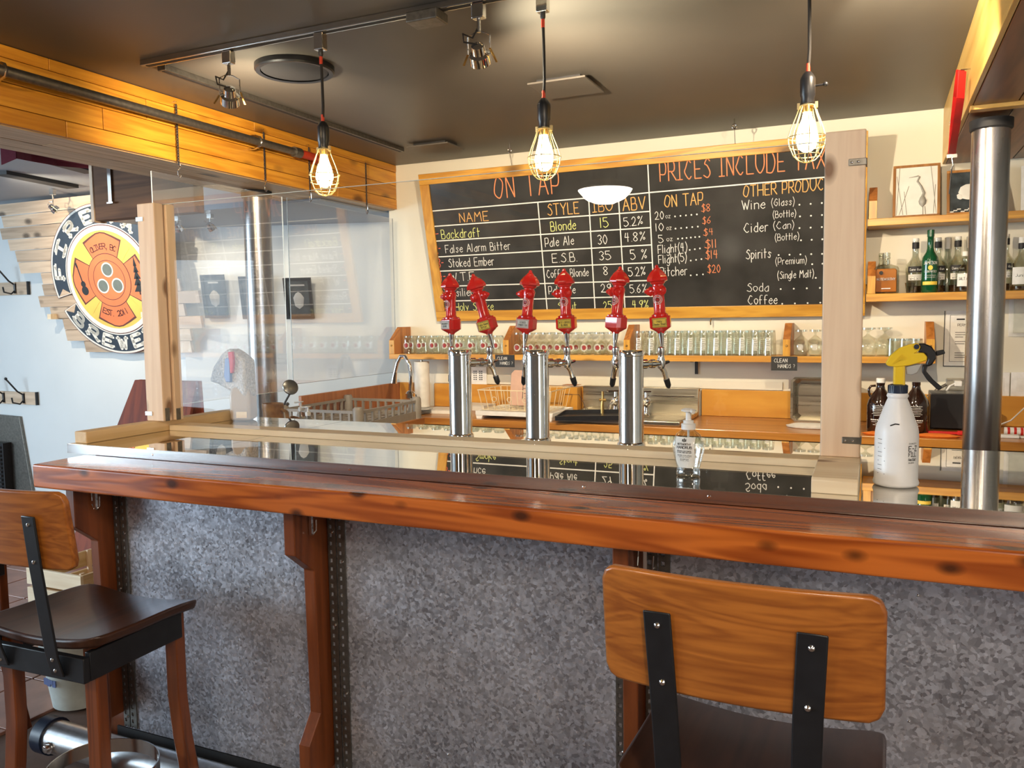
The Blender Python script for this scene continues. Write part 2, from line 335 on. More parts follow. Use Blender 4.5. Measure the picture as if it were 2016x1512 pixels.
def build(name, b, m, parent=None, off=None, smooth=35, bevel=0, seg=2, data=None, split=False):
    if (split or name in LONE) and len(b.c) > 1:
        for q in pieces(b): o = build(name, q, m, parent, off, smooth, bevel, seg)
        return o
    me = bpy.data.meshes.new(name)
    vs = b.v if off is None else [v-Vector(off) for v in b.v]
    me.from_pydata(vs, [], b.f); me.validate(); me.materials.append(M[m] if isinstance(m, str) else m)
    bm = bmesh.new(); bm.from_mesh(me); bmesh.ops.recalc_face_normals(bm, faces=bm.faces); bm.to_mesh(me); bm.free()
    if smooth and len(me.polygons) > 6:
        me.polygons.foreach_set('use_smooth', [True]*len(me.polygons)); me.set_sharp_from_angle(angle=radians(smooth))
    o = bpy.data.objects.new(name, me); COL.objects.link(o)
    if parent is not None: o.parent = parent
    if bevel:
        md = o.modifiers.new('edge', 'BEVEL'); md.width = bevel; md.segments = seg; md.limit_method = 'ANGLE'; md.angle_limit = radians(40)
    return o
def tag(o, label, cat, group=None):
    o['label'] = label; o['category'] = cat
    if group: o['group'] = group
    return o
def thing(name, label, cat, loc=(0, 0, 0), rotz=0, group=None):
    o = bpy.data.objects.new(name, None); COL.objects.link(o); o.empty_display_size = .05
    o.location = loc; o.rotation_euler = (0, 0, rotz); return tag(o, label, cat, group)
def solo(name, label, cat, b, m, group=None, center=True, **k):
    c = Vector((0, 0, 0))
    if center:
        n = len(b.v); c = Vector((sum(v.x for v in b.v)/n, sum(v.y for v in b.v)/n, min(v.z for v in b.v)))
    o = build(name, b, m, None, off=c, **k); o.location = c
    return tag(o, label, cat, group)
def struct(name, b, m, **k):
    o = build(name, b, m, **k); o['kind'] = 'structure'; return o
def wpart(name, root, b, m, **k):      # a part given in world coordinates under an unrotated root
    return build(name, b, m, root, off=root.location, **k)
def spart(name, par, root, b, m, **k): # a sub-part in world coordinates: parent part sits at the root's origin
    return build(name, b, m, par, off=root.location, **k)
def sharecopy(o, par, loc=None):
    c = o.copy(); COL.objects.link(c); c.parent = par
    if loc is not None: c.location = loc
    return c
def tree_copy(o, loc, rotz=None, label=None):
    r = o.copy(); COL.objects.link(r); r.location = loc
    if rotz is not None: r.rotation_euler = (0, 0, rotz)
    if label: r['label'] = label
    for ch in list(o.children):
        c = ch.copy(); COL.objects.link(c); c.parent = r
        for g in list(ch.children):
            d = g.copy(); COL.objects.link(d); d.parent = c
    return r
# ------------------------------------------------------------------ hand lettering (single strokes)
G = {}
def g(ch, wd, s): G[ch] = (wd, s.split())
g('A', 6, '00_38_60 13_53'); g('B', 5, '00_08 ~08_38_46_34_04 ~04_44_52_40_00'); g('C', 6, '~57_38_15_03_30_51')
g('D', 6, '00_08 ~08_48_64_40_00'); g('E', 5, '50_00_08_58 04_44'); g('F', 5, '00_08_58 04_44'); g('G', 6, '~57_38_15_03_30_52_54 54_34')
g('H', 6, '00_08 60_68 04_64'); g('I', 4, '20_28 00_40 08_48'); g('J', 4, '~48_42_20_01'); g('K', 5, '00_08 58_04_50'); g('L', 5, '08_00_50')
g('M', 7, '00_18_34_68_70'); g('N', 5, '00_08_50_58'); g('O', 6, '@38_16_02_30_52_66'); g('P', 5, '00_08 ~08_48_56_43_03')
g('R', 5, '00_08 ~08_48_56_44_04 24_60'); g('S', 5, '~57_38_16_35_52_30_01'); g('T', 6, '30_38 08_68'); g('U', 6, '~08_03_30_63_68')
g('V', 6, '08_30_68'); g('W', 7, '08_20_36_50_78'); g('X', 6, '00_68 08_60'); g('Y', 6, '08_34_68 34_30'); g('Z', 5, '08_58_00_50')
g('Q', 6, '@38_16_02_30_52_66 32_60')
g('a', 4, '@45_24_02_10_30_42 45_40'); g('b', 4, '08_00 ~04_25_43_20_01'); g('c', 4, '~44_25_03_10_30_41'); g('d', 4, '48_40 ~44_25_02_20_41')
g('e', 4, '~03_43_35_14_02_20_41'); g('f', 4, '~48_28_16_10 04_34'); g('g', 4, '@45_24_02_10_30_42 ~45_4a_2c_0b'); g('h', 4, '08_00 ~03_25_44_40')
g('i', 1, '00_05 07'); g('k', 4, '08_00 45_02_40'); g('l', 1, '08_00'); g('m', 6, '00_05 ~04_25_34_30 ~34_55_64_60')
g('n', 4, '00_05 ~04_25_44_40'); g('o', 4, '@25_04_02_20_42_44'); g('p', 4, '05_0c ~04_25_43_20_01'); g('r', 3, '00_05 ~03_15_35')
g('s', 4, '~44_25_14_32_20_01'); g('t', 3, '18_10 05_35'); g('u', 4, '~05_02_20_42 45_40'); g('w', 6, '05_10_34_50_65'); g('y', 4, '05_21 45_0c')
g('v', 4, '05_20_45'); g('z', 4, '05_45_00_40'); g('x', 4, '05_40 45_00'); g('j', 2, '~25_2a_0c 27')
g('0', 5, '@28_05_03_20_43_45'); g('1', 1, '00_08'); g('2', 5, '~06_28_46_33_00 00_50'); g('3', 4, '~07_28_46_24 ~24_42_20_01')
g('4', 5, '18_04_44 38_30'); g('5', 5, '48_08_05 ~05_35_52_20_01'); g('6', 5, '~48_15_02_20_42_24_03'); g('8', 5, '@28_06_42_20_02_46')
g('9', 4, '@47_28_06_24_45 48_20'); g('7', 4, '08_48_10'); g('.', 0, '00'); g('-', 3, '04_34'); g('%', 6, '00_58 @18_07_16_27 @43_32_41_52')
g('(', 2, '~29_04_2b'); g(')', 2, '~09_24_0b'); g('$', 5, '~57_38_16_35_52_30_01 39_3a'); g('?', 4, '~07_28_46_23_22 20'); g(',', 1, '11_0b')
g("'", 1, '08_06'); g('"', 2, '08_06 18_16'); g('&', 5, '~50_16_28_36_02_20_42'); g(' ', 3, '')
def _pt(s):
    o = 'cba'; f = lambda c: -(3-o.index(c)) if c in o else int(c)
    return (float(s[0]), float(f(s[1])))
def cr(ps, closed):
    n = len(ps); out = []
    rng = range(n) if closed else range(n-1)
    for i in rng:
        p0 = ps[i-1] if (i or closed) else ps[0]; p1 = ps[i]; p2 = ps[(i+1) % n]; p3 = ps[(i+2) % n] if (closed or i+2 < n) else ps[-1]
        for k in range(4):
            t = k/4
            out.append(tuple(.5*((2*p1[j])+(-p0[j]+p2[j])*t+(2*p0[j]-5*p1[j]+4*p2[j]-p3[j])*t*t+(-p0[j]+3*p1[j]-3*p2[j]+p3[j])*t**3) for j in (0, 1)))
    out.append(ps[0] if closed else ps[-1]); return out
def strokes(text, gap=2.0):
    x = 0; res = []
    for ch in text:
        if ch not in G: ch = '-'
        wd, ss = G[ch]
        for s in ss:
            mode = s[0] if s[0] in '~@' else ''
            ps = [_pt(q) for q in s.lstrip('~@').split('_')]
            if mode: ps = cr(ps, mode == '@')
            res.append([(x+a, b) for a, b in ps])
        x += wd+gap
    return res, x-gap
def letter(b, text, P, U, V, width, height, pen=.5, gap=2.0, N=None, lift=0.0):
    """ribbons of the pen's width; P start, U/V unit directions, width/height in metres"""
    st, tot = strokes(text, gap); sx = width/tot; sy = height/8; pw = pen*height/8
    P = Vector(P); U = Vector(U); V = Vector(V)
    if N is None: N = U.cross(V).normalized()
    for ps in st:
        pts = [(a*sx, c*sy) for a, c in ps]
        def put(x, y): return P+U*x+V*y+N*lift
        for i, (x, y) in enumerate(pts):
            if i == 0 or i == len(pts)-1:
                h = [put(x+pw*.5*cos(q*pi/3), y+pw*.5*sin(q*pi/3)) for q in range(6)]
                b.add(h, [list(range(6))])
            if i+1 < len(pts):
                x2, y2 = pts[i+1]; dx, dy = x2-x, y2-y; l = sqrt(dx*dx+dy*dy)
                if l < 1e-7: continue
                nx, ny = -dy/l*pw*.5, dx/l*pw*.5; ex, ey = dx/l*pw*.15, dy/l*pw*.15
                b.add([put(x+nx-ex, y+ny-ey), put(x-nx-ex, y-ny-ey), put(x2-nx+ex, y2-ny+ey), put(x2+nx+ex, y2+ny+ey)], [(0, 1, 2, 3)])
    return b
def disc(b, c, U, V, rx, ry=None, seg=28, r_in=0, a0=0, a1=2*pi):
    ry = ry or rx; c = Vector(c); U = Vector(U); V = Vector(V); full = abs(a1-a0-2*pi) < 1e-6
    if r_in == 0 and full:
        return b.add([c+U*(rx*cos(2*pi*k/seg))+V*(ry*sin(2*pi*k/seg)) for k in range(seg)], [list(range(seg))])
    n = seg; vs = []; fs = []
    for k in range(n+1):
        a = a0+(a1-a0)*k/n
        vs.append(c+U*(rx*cos(a))+V*(ry*sin(a))); q = r_in/rx; vs.append(c+U*(rx*q*cos(a))+V*(ry*q*sin(a)))
    for k in range(n): fs.append((2*k, 2*k+2, 2*k+3, 2*k+1))
    return b.add(vs, fs)
# ================================================================== setting
BX = -2.80        # face of the left ceiling beam
struct('floor', B().box(-9, 2.6, -3.1, 5.1, -.12, -.012), 'grout')
struct('ceiling', B().box(-3.19, 2.6, -3.1, 4.5, 2.43, 2.55), 'ceiling')
struct('ceiling_side_room', B().box(-9, -3.2, -3.1, 4.6, 2.412, 2.55), 'ceiling2')
struct('trim_1', B().box(-4.70, -2.9, 3.85, 5.05, 2.14, 2.41), 'ceiling2')     # dropped soffit of the side room
struct('wall_back', B().box(-2.86, 2.6, 4.5, 4.62, 0, 2.55), 'wallw')
struct('wall_back_side_room', B().box(-9, -4.62, 4.5, 4.62, 0, 2.55), 'wallb')
def wy(x): return 4.47+(x+4.62)*.30
struct('wall_alcove', B().add([(-4.62, 4.47, 0), (-2.7, wy(-2.7), 0), (-2.7, wy(-2.7)+.1, 0), (-4.62, 4.62, 0), (-4.62, 4.47, 2.43), (-2.7, wy(-2.7), 2.43), (-2.7, wy(-2.7)+.1, 2.43), (-4.62, 4.62, 2.43)],
       [(3, 2, 1, 0), (4, 5, 6, 7), (0, 1, 5, 4), (1, 2, 6, 5), (2, 3, 7, 6), (3, 0, 4, 7)]), 'wallb')
struct('wall_right', B().box(2.5, 2.62, -3.1, 4.5, 0, 2.43), 'wallw')
struct('wall_left', B().box(-9.1, -8.9, -3.1, -2.95, 0, 2.41).box(-9.1, -8.9, .55, 4.5, 0, 2.41).box(-9.1, -8.9, -2.95, .55, 0, .6).box(-9.1, -8.9, -2.95, .55, 2.32, 2.41), 'wallb')
struct('wall_front', B().box(-9, -8.72, -3.2, -3.05, 0, 2.43).box(-6.48, 2.6, -3.2, -3.05, 0, 2.43).box(-8.72, -6.48, -3.2, -3.05, 2.28, 2.43), 'wallg')
fl = bpy.data.objects['floor']
tm = None
for i in range(-18, -5):
    for j in range(2, 14):
        x0 = -2.83+(i+6)*.325-.325; y0 = 2.16+(j-6)*.325
        if tm is None:
            tm = build('tile', B().box(.004, .321, .004, .321, -.012, 0), 'tile', fl, bevel=.002); tm.location = (x0, y0, 0)
        else: sharecopy(tm, fl, (x0, y0, 0))
# left beam: core box clad with boards
lb = thing('ceiling_beam', 'long orange pine-clad ceiling beam with a grey conduit along it', 'beam', (BX, 1, 2.154))
wpart('core', lb, B().box(-3.19, BX-.014, -3.0, 4.498, 2.168, 2.43), 'dark')
zb = [2.155, 2.217, 2.301, 2.385, 2.4295]; rnd = random.Random(3)
for a, b_ in zip(zb, zb[1:]):
    y = -3.0
    while y < 4.498:
        y2 = min(4.498, y+rnd.uniform(.75, 1.7))
        if 4.498-y2 < .3: y2 = 4.498
        wpart('plank', lb, B().box(BX-.014, BX+rnd.uniform(0, .0025), y+.001, y2-.001, a+.0012, b_-.0012), 'beam_y', bevel=.0015, seg=1); y = y2
for a, b_ in ((-3.19, -3.12), (-3.12, -3.0), (-3.0, -2.93), (-2.93, -2.814)):
    y = -3.0
    while y < 4.498:
        y2 = min(4.498, y+rnd.uniform(1.2, 2.4))
        if 4.498-y2 < .4: y2 = 4.498
        wpart('plank', lb, B().box(a+.0015, b_-.0015, y+.001, y2-.001, 2.154-rnd.uniform(0, .002), 2.168), 'beam_under', bevel=.0015, seg=1); y = y2
# right beam
rb = thing('ceiling_beam', 'yellow plywood-sided ceiling beam with a red-brown plank underside above the thick column', 'beam', (.45, 1, 2.165))
wpart('core', rb, B().box(.285, .84, -3.0, 4.498, 2.18, 2.43), 'dark')
wpart('side_panel', rb, B().box(.27, .285, -3.0, 4.498, 2.166, 2.4295), 'ply_y', bevel=.002)
for k in range(4):
    wpart('plank', rb, B().box(.287+k*.138, .287+k*.138+.135, -3.0, 3.30, 2.166, 2.18), 'soffit_red', bevel=.002, seg=1)
    wpart('plank', rb, B().box(.287+k*.138, .287+k*.138+.135, 3.34, 4.498, 2.166, 2.18), 'soffit_red', bevel=.002, seg=1)
wpart('trim_strip', rb, B().box(.28, .84, 3.295, 3.345, 2.152, 2.18), 'ply_y', bevel=.002)
# columns
def column(x, y, r, lab):
    t = thing('steel_column', lab, 'column', (x, y, 0))
    build('shaft', B().lathe([(r, .012), (r, 2.15)], 40), 'column', t, smooth=60)
    build('base_plate', B().box(-.11, .11, -.11, .11, 0, .014), 'column', t, bevel=.003)
    build('collar', B().lathe([(r+.004, 2.115), (r+.008, 2.12), (r+.008, 2.152)], 40), 'dark', t)
    return t
column(-3.055, 3.5, .072, 'slim bare steel column under the orange beam, behind the hanging clear sheet')
column(.366, 3.5, .063, 'thick bare steel column under the plywood beam, between spray bottle and socket plates')
# side room: header, battens, cloth
h = thing('header_beam', 'dark brown timber header hanging over the round brewery sign', 'beam', (-3.56, 3.24, 2.01))
wpart('timber', h, B().box(-3.92, -3.2, 3.2, 3.27, 2.02, 2.41), 'dark_beam', bevel=.004)
wpart('end_board', h, B().box(-3.945, -3.921, 3.195, 3.275, 2.012, 2.41), 'pine_z', bevel=.002)
wpart('strap', h, B().box(-3.80, -3.775, 3.19, 3.199, 2.10, 2.30).box(-3.80, -3.755, 3.178, 3.199, 2.10, 2.108), 'chrome_w')
for i, (p, q) in enumerate((((0, 337), (143, 365)), ((52, 300), (181, 335)))):
    a, c = OZ(*p, 2.41), OZ(*q, 2.41)
    struct('trim_%d' % (i+2), B().bar(a+Vector((0, 0, -.006)), c+Vector((0, 0, -.006)), .10, .03), 'dark')
pts = [OZ(x, y, 2.33) for x, y in ((0, 283), (30, 283), (60, 300), (110, 315), (178, 327))]
b = B()
for k in range(len(pts)-1):
    a, c = pts[k], pts[k+1]; d1, d2 = (.10, .07, .045, .03, .015)[k], (.10, .07, .045, .03, .015)[k+1]
    b.bar(a, c, .07, .004, up=(0, 0, 1)); b.add([a, c, c-Vector((0, 0, d2)), a-Vector((0, 0, d1)), a+Vector((0, .004, 0)), c+Vector((0, .004, 0)), c+Vector((0, .004, -d2)), a+Vector((0, .004, -d1))], [(0, 1, 2, 3), (7, 6, 5, 4), (3, 2, 6, 7)])
solo('ceiling_cloth', 'maroon cloth swag tucked beneath the beam over the side room', 'cloth', b, 'maroon')
# ceiling fittings
c = OZ(580, 131, 2.43)
t = thing('ceiling_speaker', 'round dark ceiling speaker cover beside the first pendant cord', 'speaker', (c.x, c.y, 2.40))
build('grille', B().lathe([(.001, .012), (.125, .012), (.128, .016), (.128, .029)], 48), 'dark', t)
build('rim', B().lathe([(.128, .008), (.145, .006), (.150, .012), (.150, .0295), (.128, .0295)], 48, cap=False), 'black_steel', t)
def vent(cx, cy, sx, sy, lab):
    t = thing('ceiling_vent', lab, 'vent', (cx, cy, 2.405))
    build('cover_plate', B().box(-sx/2, sx/2, -sy/2, sy/2, .002, .010), 'ceiling', t, bevel=.002)
    build('neck', B().box(-sx/2+.03, sx/2-.03, -sy/2+.03, sy/2-.03, .010, .0249), 'dark', t)
vent(-1.205, 3.285, .25, .25, 'square grey ceiling vent plate behind the middle pendant')
vent(-2.275, 4.075, .26, .2, 'flat grey ceiling vent plate above the chalkboard corner')
# ------------------------------------------------------------------ tracks, spots, pendants
t = thing('light_track', 'grey lighting track running across the ceiling over the bar', 'light track', (-1.2, 2.30, 2.40))
wpart('rail', t, B().box(-2.52, .6, 2.283, 2.317, 2.408, 2.4295), 'chrome_w', bevel=.002)
wpart('slot', t, B().box(-2.50, .58, 2.292, 2.308, 2.4065, 2.409), 'dark')
wpart('junction_box', t, B().box(-1.36, -1.25, 2.262, 2.338, 2.375, 2.4075), 'galv_strip', bevel=.004)
t = thing('light_track', 'dark lighting track running back beside the orange beam to the wall', 'light track', (-2.49, 3.2, 2.40))
wpart('rail', t, B().box(-2.515, -2.475, 2.36, 4.07, 2.408, 2.4295), 'galv_strip', bevel=.002)
wpart('slot', t, B().box(-2.503, -2.487, 2.37, 4.06, 2.4065, 2.409), 'dark')
def pivot(aim):
    z = Vector(aim).normalized(); x = z.orthogonal().normalized(); y = z.cross(x)
    return Matrix((x, y, z)).transposed()
def spot(x, y, ztop, drop, aim, lab, s=1., grp=None, loop=1):
    t = thing('track_spotlight', lab, 'spotlight', (x, y, ztop))
    build('adapter', B().box(-.02, .02, -.013, .013, -.045*s, -.001), 'chrome_w', t, bevel=.003)
    build('stem', B().lathe([(.006*s, -.085*s), (.006*s, -.045*s)], 10), 'chrome_w', t)
    R = pivot(aim); h = Vector((0, 0, -drop)); ax = R @ Vector((1, 0, 0))
    ax = Vector(aim).cross(Vector((0, 0, 1))); ax = ax.normalized() if ax.length > .01 else Vector((1, 0, 0))
    w_ = .034*s
    build('yoke', B().tube([h-ax*w_, h-ax*w_+Vector((0, 0, drop-.095*s)), Vector((0, 0, -.083*s))-ax*.012, Vector((0, 0, -.083*s))+ax*.012, h+ax*w_+Vector((0, 0, drop-.095*s)), h+ax*w_], .0022*s, 6), 'chrome', t)
    hd = build('lamp_head', B().lathe([(.012*s, -.035*s), (.020*s, -.030*s), (.022*s, -.005*s), (.032*s, 0), (.034*s, .028*s), (.030*s, .030*s), (.027*s, .012*s), (.008*s, -.002*s)], 22, h, R), 'chrome', t)
    build('clip', B().bar(h+ax*.036*s-Vector(aim)*.02*s, h+ax*.05*s+Vector(aim).normalized()*.03*s, .006*s, .003*s).bar(h-ax*.036*s, h-ax*.055*s+Vector(aim).normalized()*.035*s, .006*s, .003*s), 'brass', t)
    a = Vector(aim).normalized()
    build('supply_wire', B().tube([Vector((.004, 0, -.06*s)), Vector((0, 0, -.1*s))-ax*.02*s, h*.75-ax*.045*s-a*.03*s, h-ax*.04*s-a*.045*s, h-a*.034*s], .0028*s, 6), 'cord' if s > .9 else 'chrome', t)
    return t
spot(-2.11, 2.30, 2.407, .155, (-.5, .55, -.62), 'chrome track spotlight nearest the orange beam')
spot(-1.125, 2.30, 2.407, .150, (-.2, .75, -.6), 'chrome track spotlight beside the junction box, tilted to the chalkboard')
spot(.02, 2.32, 2.407, .10, (-.1, .8, -.6), 'chrome track spotlight beyond the pendant with the turn switch')
p = OZ(103, 372, 2.411); spot(p.x, p.y, 2.411, .135, (.4, .6, -.6), 'chrome ceiling spotlight hanging over the brewery sign', .9)
p = OY(415, 455, 4.0); spot(p.x, 4.0, 2.148, .085, (.1, .7, -.7), 'chrome ceiling spotlight above the small framed picture, behind the clear sheet', .8)
p = OY(350, 445, 4.0); spot(p.x, 4.0, 2.148, .075, (-.2, .7, -.7), 'chrome ceiling spotlight just beside the yellow post, behind the clear sheet', .8)
def pendant(x, y, zt, zs, lab, grp, switch=False):
    """zs: height of the socket's lower end"""
    t = thing('pendant_lamp', lab, 'pendant lamp', (x, y, zs), 0, grp)
    top = zt-zs
    build('track_adapter', B().box(-.018, .018, -.014, .014, top-.055, top), 'chrome_w', t, bevel=.003)
    build('cord_grip', B().lathe([(.004, top-.078), (.008, top-.07), (.008, top-.055)], 12), 'black', t)
    sk = .075
    build('cord', B().tube([(0, 0, top-.07), (.002, 0, top*.6), (.003, 0, top*.35), (0, 0, sk-.002)], .0048, 8), 'cord', t)
    build('red_sleeve', B().lathe([(.0055, sk-.002), (.0055, sk+.022)], 10, cap=False), 'redcord', t)
    build('red_sleeve', B().lathe([(.0055, top-.10), (.0055, top-.072)], 10, cap=False), 'redcord', t)
    so = build('socket', B().lathe([(.007, sk), (.013, sk-.006), (.019, sk-.016), (.0205, sk-.022), (.0205, .010), (.018, .004), (.018, -.012), (.016, -.014)], 22), 'black', t)
    if switch:
        build('turn_switch', B().tube([(.018, 0, .035), (.045, 0, .036)], .003, 8).ball((.046, 0, .036), .007), 'black', t)
    build('lamp_cap', B().lathe([(.0135, -.035), (.0145, -.028), (.0145, -.014)], 18), 'brass', t)
    build('bulb', B().lathe([(.011, -.034), (.014, -.05), (.023, -.075), (.0285, -.098), (.029, -.112), (.024, -.130), (.012, -.141), (.001, -.144)], 20), 'bulbglass', t)
    cg = B().tube([(.0205*cos(a), .0205*sin(a), -.018) for a in [2*pi*k/20 for k in range(20)]], .0022, 6, True)
    pf = [(.0205, -.018), (.030, -.045), (.042, -.075), (.0505, -.102), (.047, -.125), (.036, -.152), (.022, -.166), (.010, -.170)]
    for k in range(8):
        a = 2*pi*k/8+.2; cg.tube([(r*cos(a), r*sin(a), z) for r, z in pf], .0016, 5)
    for r, z in ((.0505, -.102), (.0465, -.127), (.036, -.152), (.010, -.170)):
        cg.tube([(r*cos(a), r*sin(a), z) for a in [2*pi*k/24 for k in range(24)]], .0015, 5, True)
    build('wire_cage', cg, 'cage', t)
    for a in (0, pi): build('cage_hinge', B().box(.020, .027, -.004, .004, -.024, -.008) if a == 0 else B().box(-.027, -.020, -.004, .004, -.024, -.008), 'cage', t)
    light('POINT', 'bulb_light', (x, y, zs-.10), 6.5, WARM, shadow_soft_size=.028)
    return t
for (sx_, sy_, Y, lab, sw) in ((637, 284, 2.30, 'caged pendant bulb hanging beside the ceiling speaker, nearest the orange beam', False),
                              (1071, 243, 2.37, 'caged pendant bulb hanging over the middle beer tower', False),
                              (1590, 196, 2.45, 'caged pendant bulb with a turn switch, above the tall pine post', True)):
    p = OY(sx_, sy_, Y); Yt = 2.30
    pendant(p.x, Y, 2.4075 if Y == 2.30 else 2.4295, p.z, lab, 'caged pendant lamps over the bar', sw)
# lamp behind the camera that the acrylic mirrors
t = thing('ceiling_lamp', 'frosted bowl ceiling lamp on two rods over the seating side', 'lamp', (-1.48, -.4, 2.12))
build('glow_ring', B().lathe([(.03, .127), (.10, .127), (.10, .131), (.03, .131)], 24), 'bulbglass', t)
build('bowl', B().lathe([(.001, 0), (.06, .006), (.115, .03), (.152, .07), (.16, .085)], 36), 'frosted', t)
build('rim', B().lathe([(.162, .082), (.172, .088), (.168, .11), (.14, .125), (.001, .128)], 36), 'galv_strip', t)
build('rod', B().tube([(-.07, 0, .12), (-.07, 0, .29)], .006), 'chrome_w', t); build('rod', B().tube([(.07, 0, .12), (.07, 0, .29)], .006), 'chrome_w', t)
build('ceiling_plate', B().lathe([(.001, .285), (.13, .288), (.14, .309)], 30), 'brass', t)
# ------------------------------------------------------------------ conduit with straps on the left beam, chains
t = thing('conduit_pipe', 'grey conduit pipe clipped along the orange beam, ending in a red elbow', 'pipe', (-2.73, 2, 2.30))
wpart('pipe', t, B().tube([(-2.735, -2.9, 2.318), (-2.735, 3.42, 2.318)], .019, 14), 'galv_strip')
wpart('joint', t, B().tube([(-2.735, 3.42, 2.318), (-2.735, 3.47, 2.318)], .026, 14), 'galv_strip')
wpart('elbow', t, B().tube([(-2.735, 3.47, 2.318), (-2.735, 3.60, 2.318), (-2.76, 3.64, 2.318), (-2.799, 3.66, 2.318)], .021, 12), 'redcord')
for y in (1.9, 3.16): wpart('strap', t, B().tube([(-2.799, y, 2.35), (-2.76, y, 2.352), (-2.722, y, 2.338), (-2.712, y, 2.318), (-2.722, y, 2.298), (-2.76, y, 2.286), (-2.799, y, 2.288)], .005, 6), 'chrome_w')
for i, (y, zt, zh, lab) in enumerate(((2.70, 2.405, 2.115, 'first chain with a hook, nearest the brewery sign, hanging from the orange beam'),
                    (3.25, 2.40, 2.13, 'chain with a hook in front of the slim steel column top'),
                    (3.60, 2.39, 2.12, 'chain with a snap clip beside the red conduit elbow'),
                    (4.13, 2.39, 2.115, 'last chain with a snap clip, nearest the chalkboard'))):
    t = thing('hanging_chain', lab, 'chain', (BX+.022, y, zh), 0, None)
    n = int((zt-zh-.03)/.0115); cb = B()
    for k in range(n):
        z = .03+k*.0115; a = (k % 2)*pi/2
        cb.tube([(.0038*cos(q)*cos(a), .0038*cos(q)*sin(a), z+.0078*sin(q)) for q in [2*pi*m/8 for m in range(8)]], .0021, 5, True)
    build('chain_links', cb, 'dark', t)
    build('screw_eye', B().tube([(0, 0, zt-zh), (-.0215, 0, zt-zh)], .002, 6), 'chrome_w', t)
    if i < 2: hk = B().tube([(0, 0, .03), (0, .008, .022), (0, .004, .008), (0, -.006, -.004), (0, -.006, -.022), (0, .003, -.032), (0, .010, -.022)], .0024, 6)
    else: hk = B().tube([(0, .0, .03), (0, .009, .014), (0, .010, -.018), (0, 0, -.030), (0, -.008, -.016), (0, -.006, .014)], .0024, 6, True)
    build('hook', hk, 'chrome', t)
for (y0, y1, z0, lab) in ((2.55, 3.37, 1.10, 'clear acrylic sheet hung from the beam in front of the slim column'),
                          (3.41, 4.41, 1.128, 'clear acrylic sheet hung from the beam next to the back wall')):
    t = thing('hanging_acrylic_sheet', lab, 'acrylic sheet', (BX+.022, (y0+y1)/2, z0))
    wpart('sheet', t, B().box(BX+.0185, BX+.0225, y0, y1, z0, 2.088), 'acrylic_h')
    e = B()
    for a in ((y0-.0015, y0, z0, 2.088), (y1, y1+.0015, z0, 2.088)): e.box(BX+.0185, BX+.0225, *a)
    e.box(BX+.0185, BX+.0225, y0, y1, z0-.0015, z0); wpart('polished_edge', t, e, 'edge' if y0 < 3 else 'galv_strip')
# ================================================================== the bar
BT = 1.07
t = thing('steel_bar_top', 'mirror-bright stainless steel bar top behind the wooden rail', 'bar top', (-1, 2.2, BT-.03))
wpart('sheet', t, B().box(-2.372, -1.86, 1.792, 2.575, BT-.004, BT).box(-1.858, .9, 1.792, 2.575, BT-.004, BT).box(.902, 1.9, 1.792, 2.575, BT-.004, BT), 'steel_top')
wpart('edge_lip', t, B().box(-2.374, 1.9, 1.788, 1.792, BT-.029, BT-.0002).box(-2.376, -2.372, 1.79, 2.575, BT-.029, BT-.0002), 'steel_lip')
wpart('substrate', t, B().box(-2.368, 1.9, 1.796, 2.572, BT-.028, BT-.0045), 'dark')
sb = B()
for x in (-2.0, -1.28, -.62, -.33, .3): sb.lathe([(.004, 0), (.003, .0012)], 8, (x, 1.788, BT-.014), Matrix.Rotation(pi/2, 3, 'X'))
wpart('screw', t, sb, 'chrome')
solo('wooden_bar_rail', 'thick orange-stained fir slab along the front of the bar', 'bar rail', B().box(-2.286, 1.9, 1.604, 1.786, .970, 1.0405), 'slab', bevel=.006, seg=3)
bb = thing('bar_counter', 'bar front of galvanised sheets between shaped wooden corbels', 'bar front', (-1, 1.9, 0))
CBX = (-2.222, -1.402, -.513, .39)
for x0, x1 in zip((-2.184, -1.362, -.474, .43), (-1.404, -.515, .388, 1.3)):
    wpart('galvanised_panel', bb, B().box(x0, x1, 1.795, 1.799, .160, .969), 'galv', bevel=.001, seg=1)
wpart('carcass', bb, B().box(-2.26, 1.9, 1.80, 2.50, .0, 1.041), 'corbel')
wpart('toe_kick', bb, B().box(-2.22, 1.9, 1.794, 1.7995, .0, .158), 'dark')
prof = [(1.799, .969), (1.660, .969), (1.660, .845), (1.735, .785), (1.742, .385), (1.690, .315), (1.690, .21), (1.799, .21)]
for x in CBX:
    wpart('corbel', bb, B().prism([(a, z) for a, z in prof], x, x+.036, 'YZ'), 'corbel', bevel=.003, smooth=0)
def strip(x, w_=.026):
    b = B(); x1 = x+w_; z = .17; Y0, Y1 = 1.7905, 1.7945
    b.box(x, x+.005, Y0, Y1, .165, .968); b.box(x1-.012, x1, Y0, Y1, .165, .968)
    while z < .95:
        b.box(x+.005, x1-.012, Y0, Y1, z, z+.012); z += .0235
    return b
for x in (-2.183, -1.361, -.473, -.545):
    wpart('perforated_strip', bb, strip(x), 'galv_strip', smooth=0)
    if x != -.545: wpart('perforated_strip', bb, strip(x+.030), 'galv_strip', smooth=0)
    for z in (.2, .43, .62, .80, .88): wpart('rivet', bb, B().ball((x+.018+(.030 if z in (.43, .8) and x != -.545 else 0), 1.789, z), .0036, 8), 'chrome')
for x, z in ((.085, .885), (.075, .62), (-1.0, .32), (-.95, .22)): wpart('rivet', bb, B().ball((x, 1.794, z), .003, 8), 'chrome')
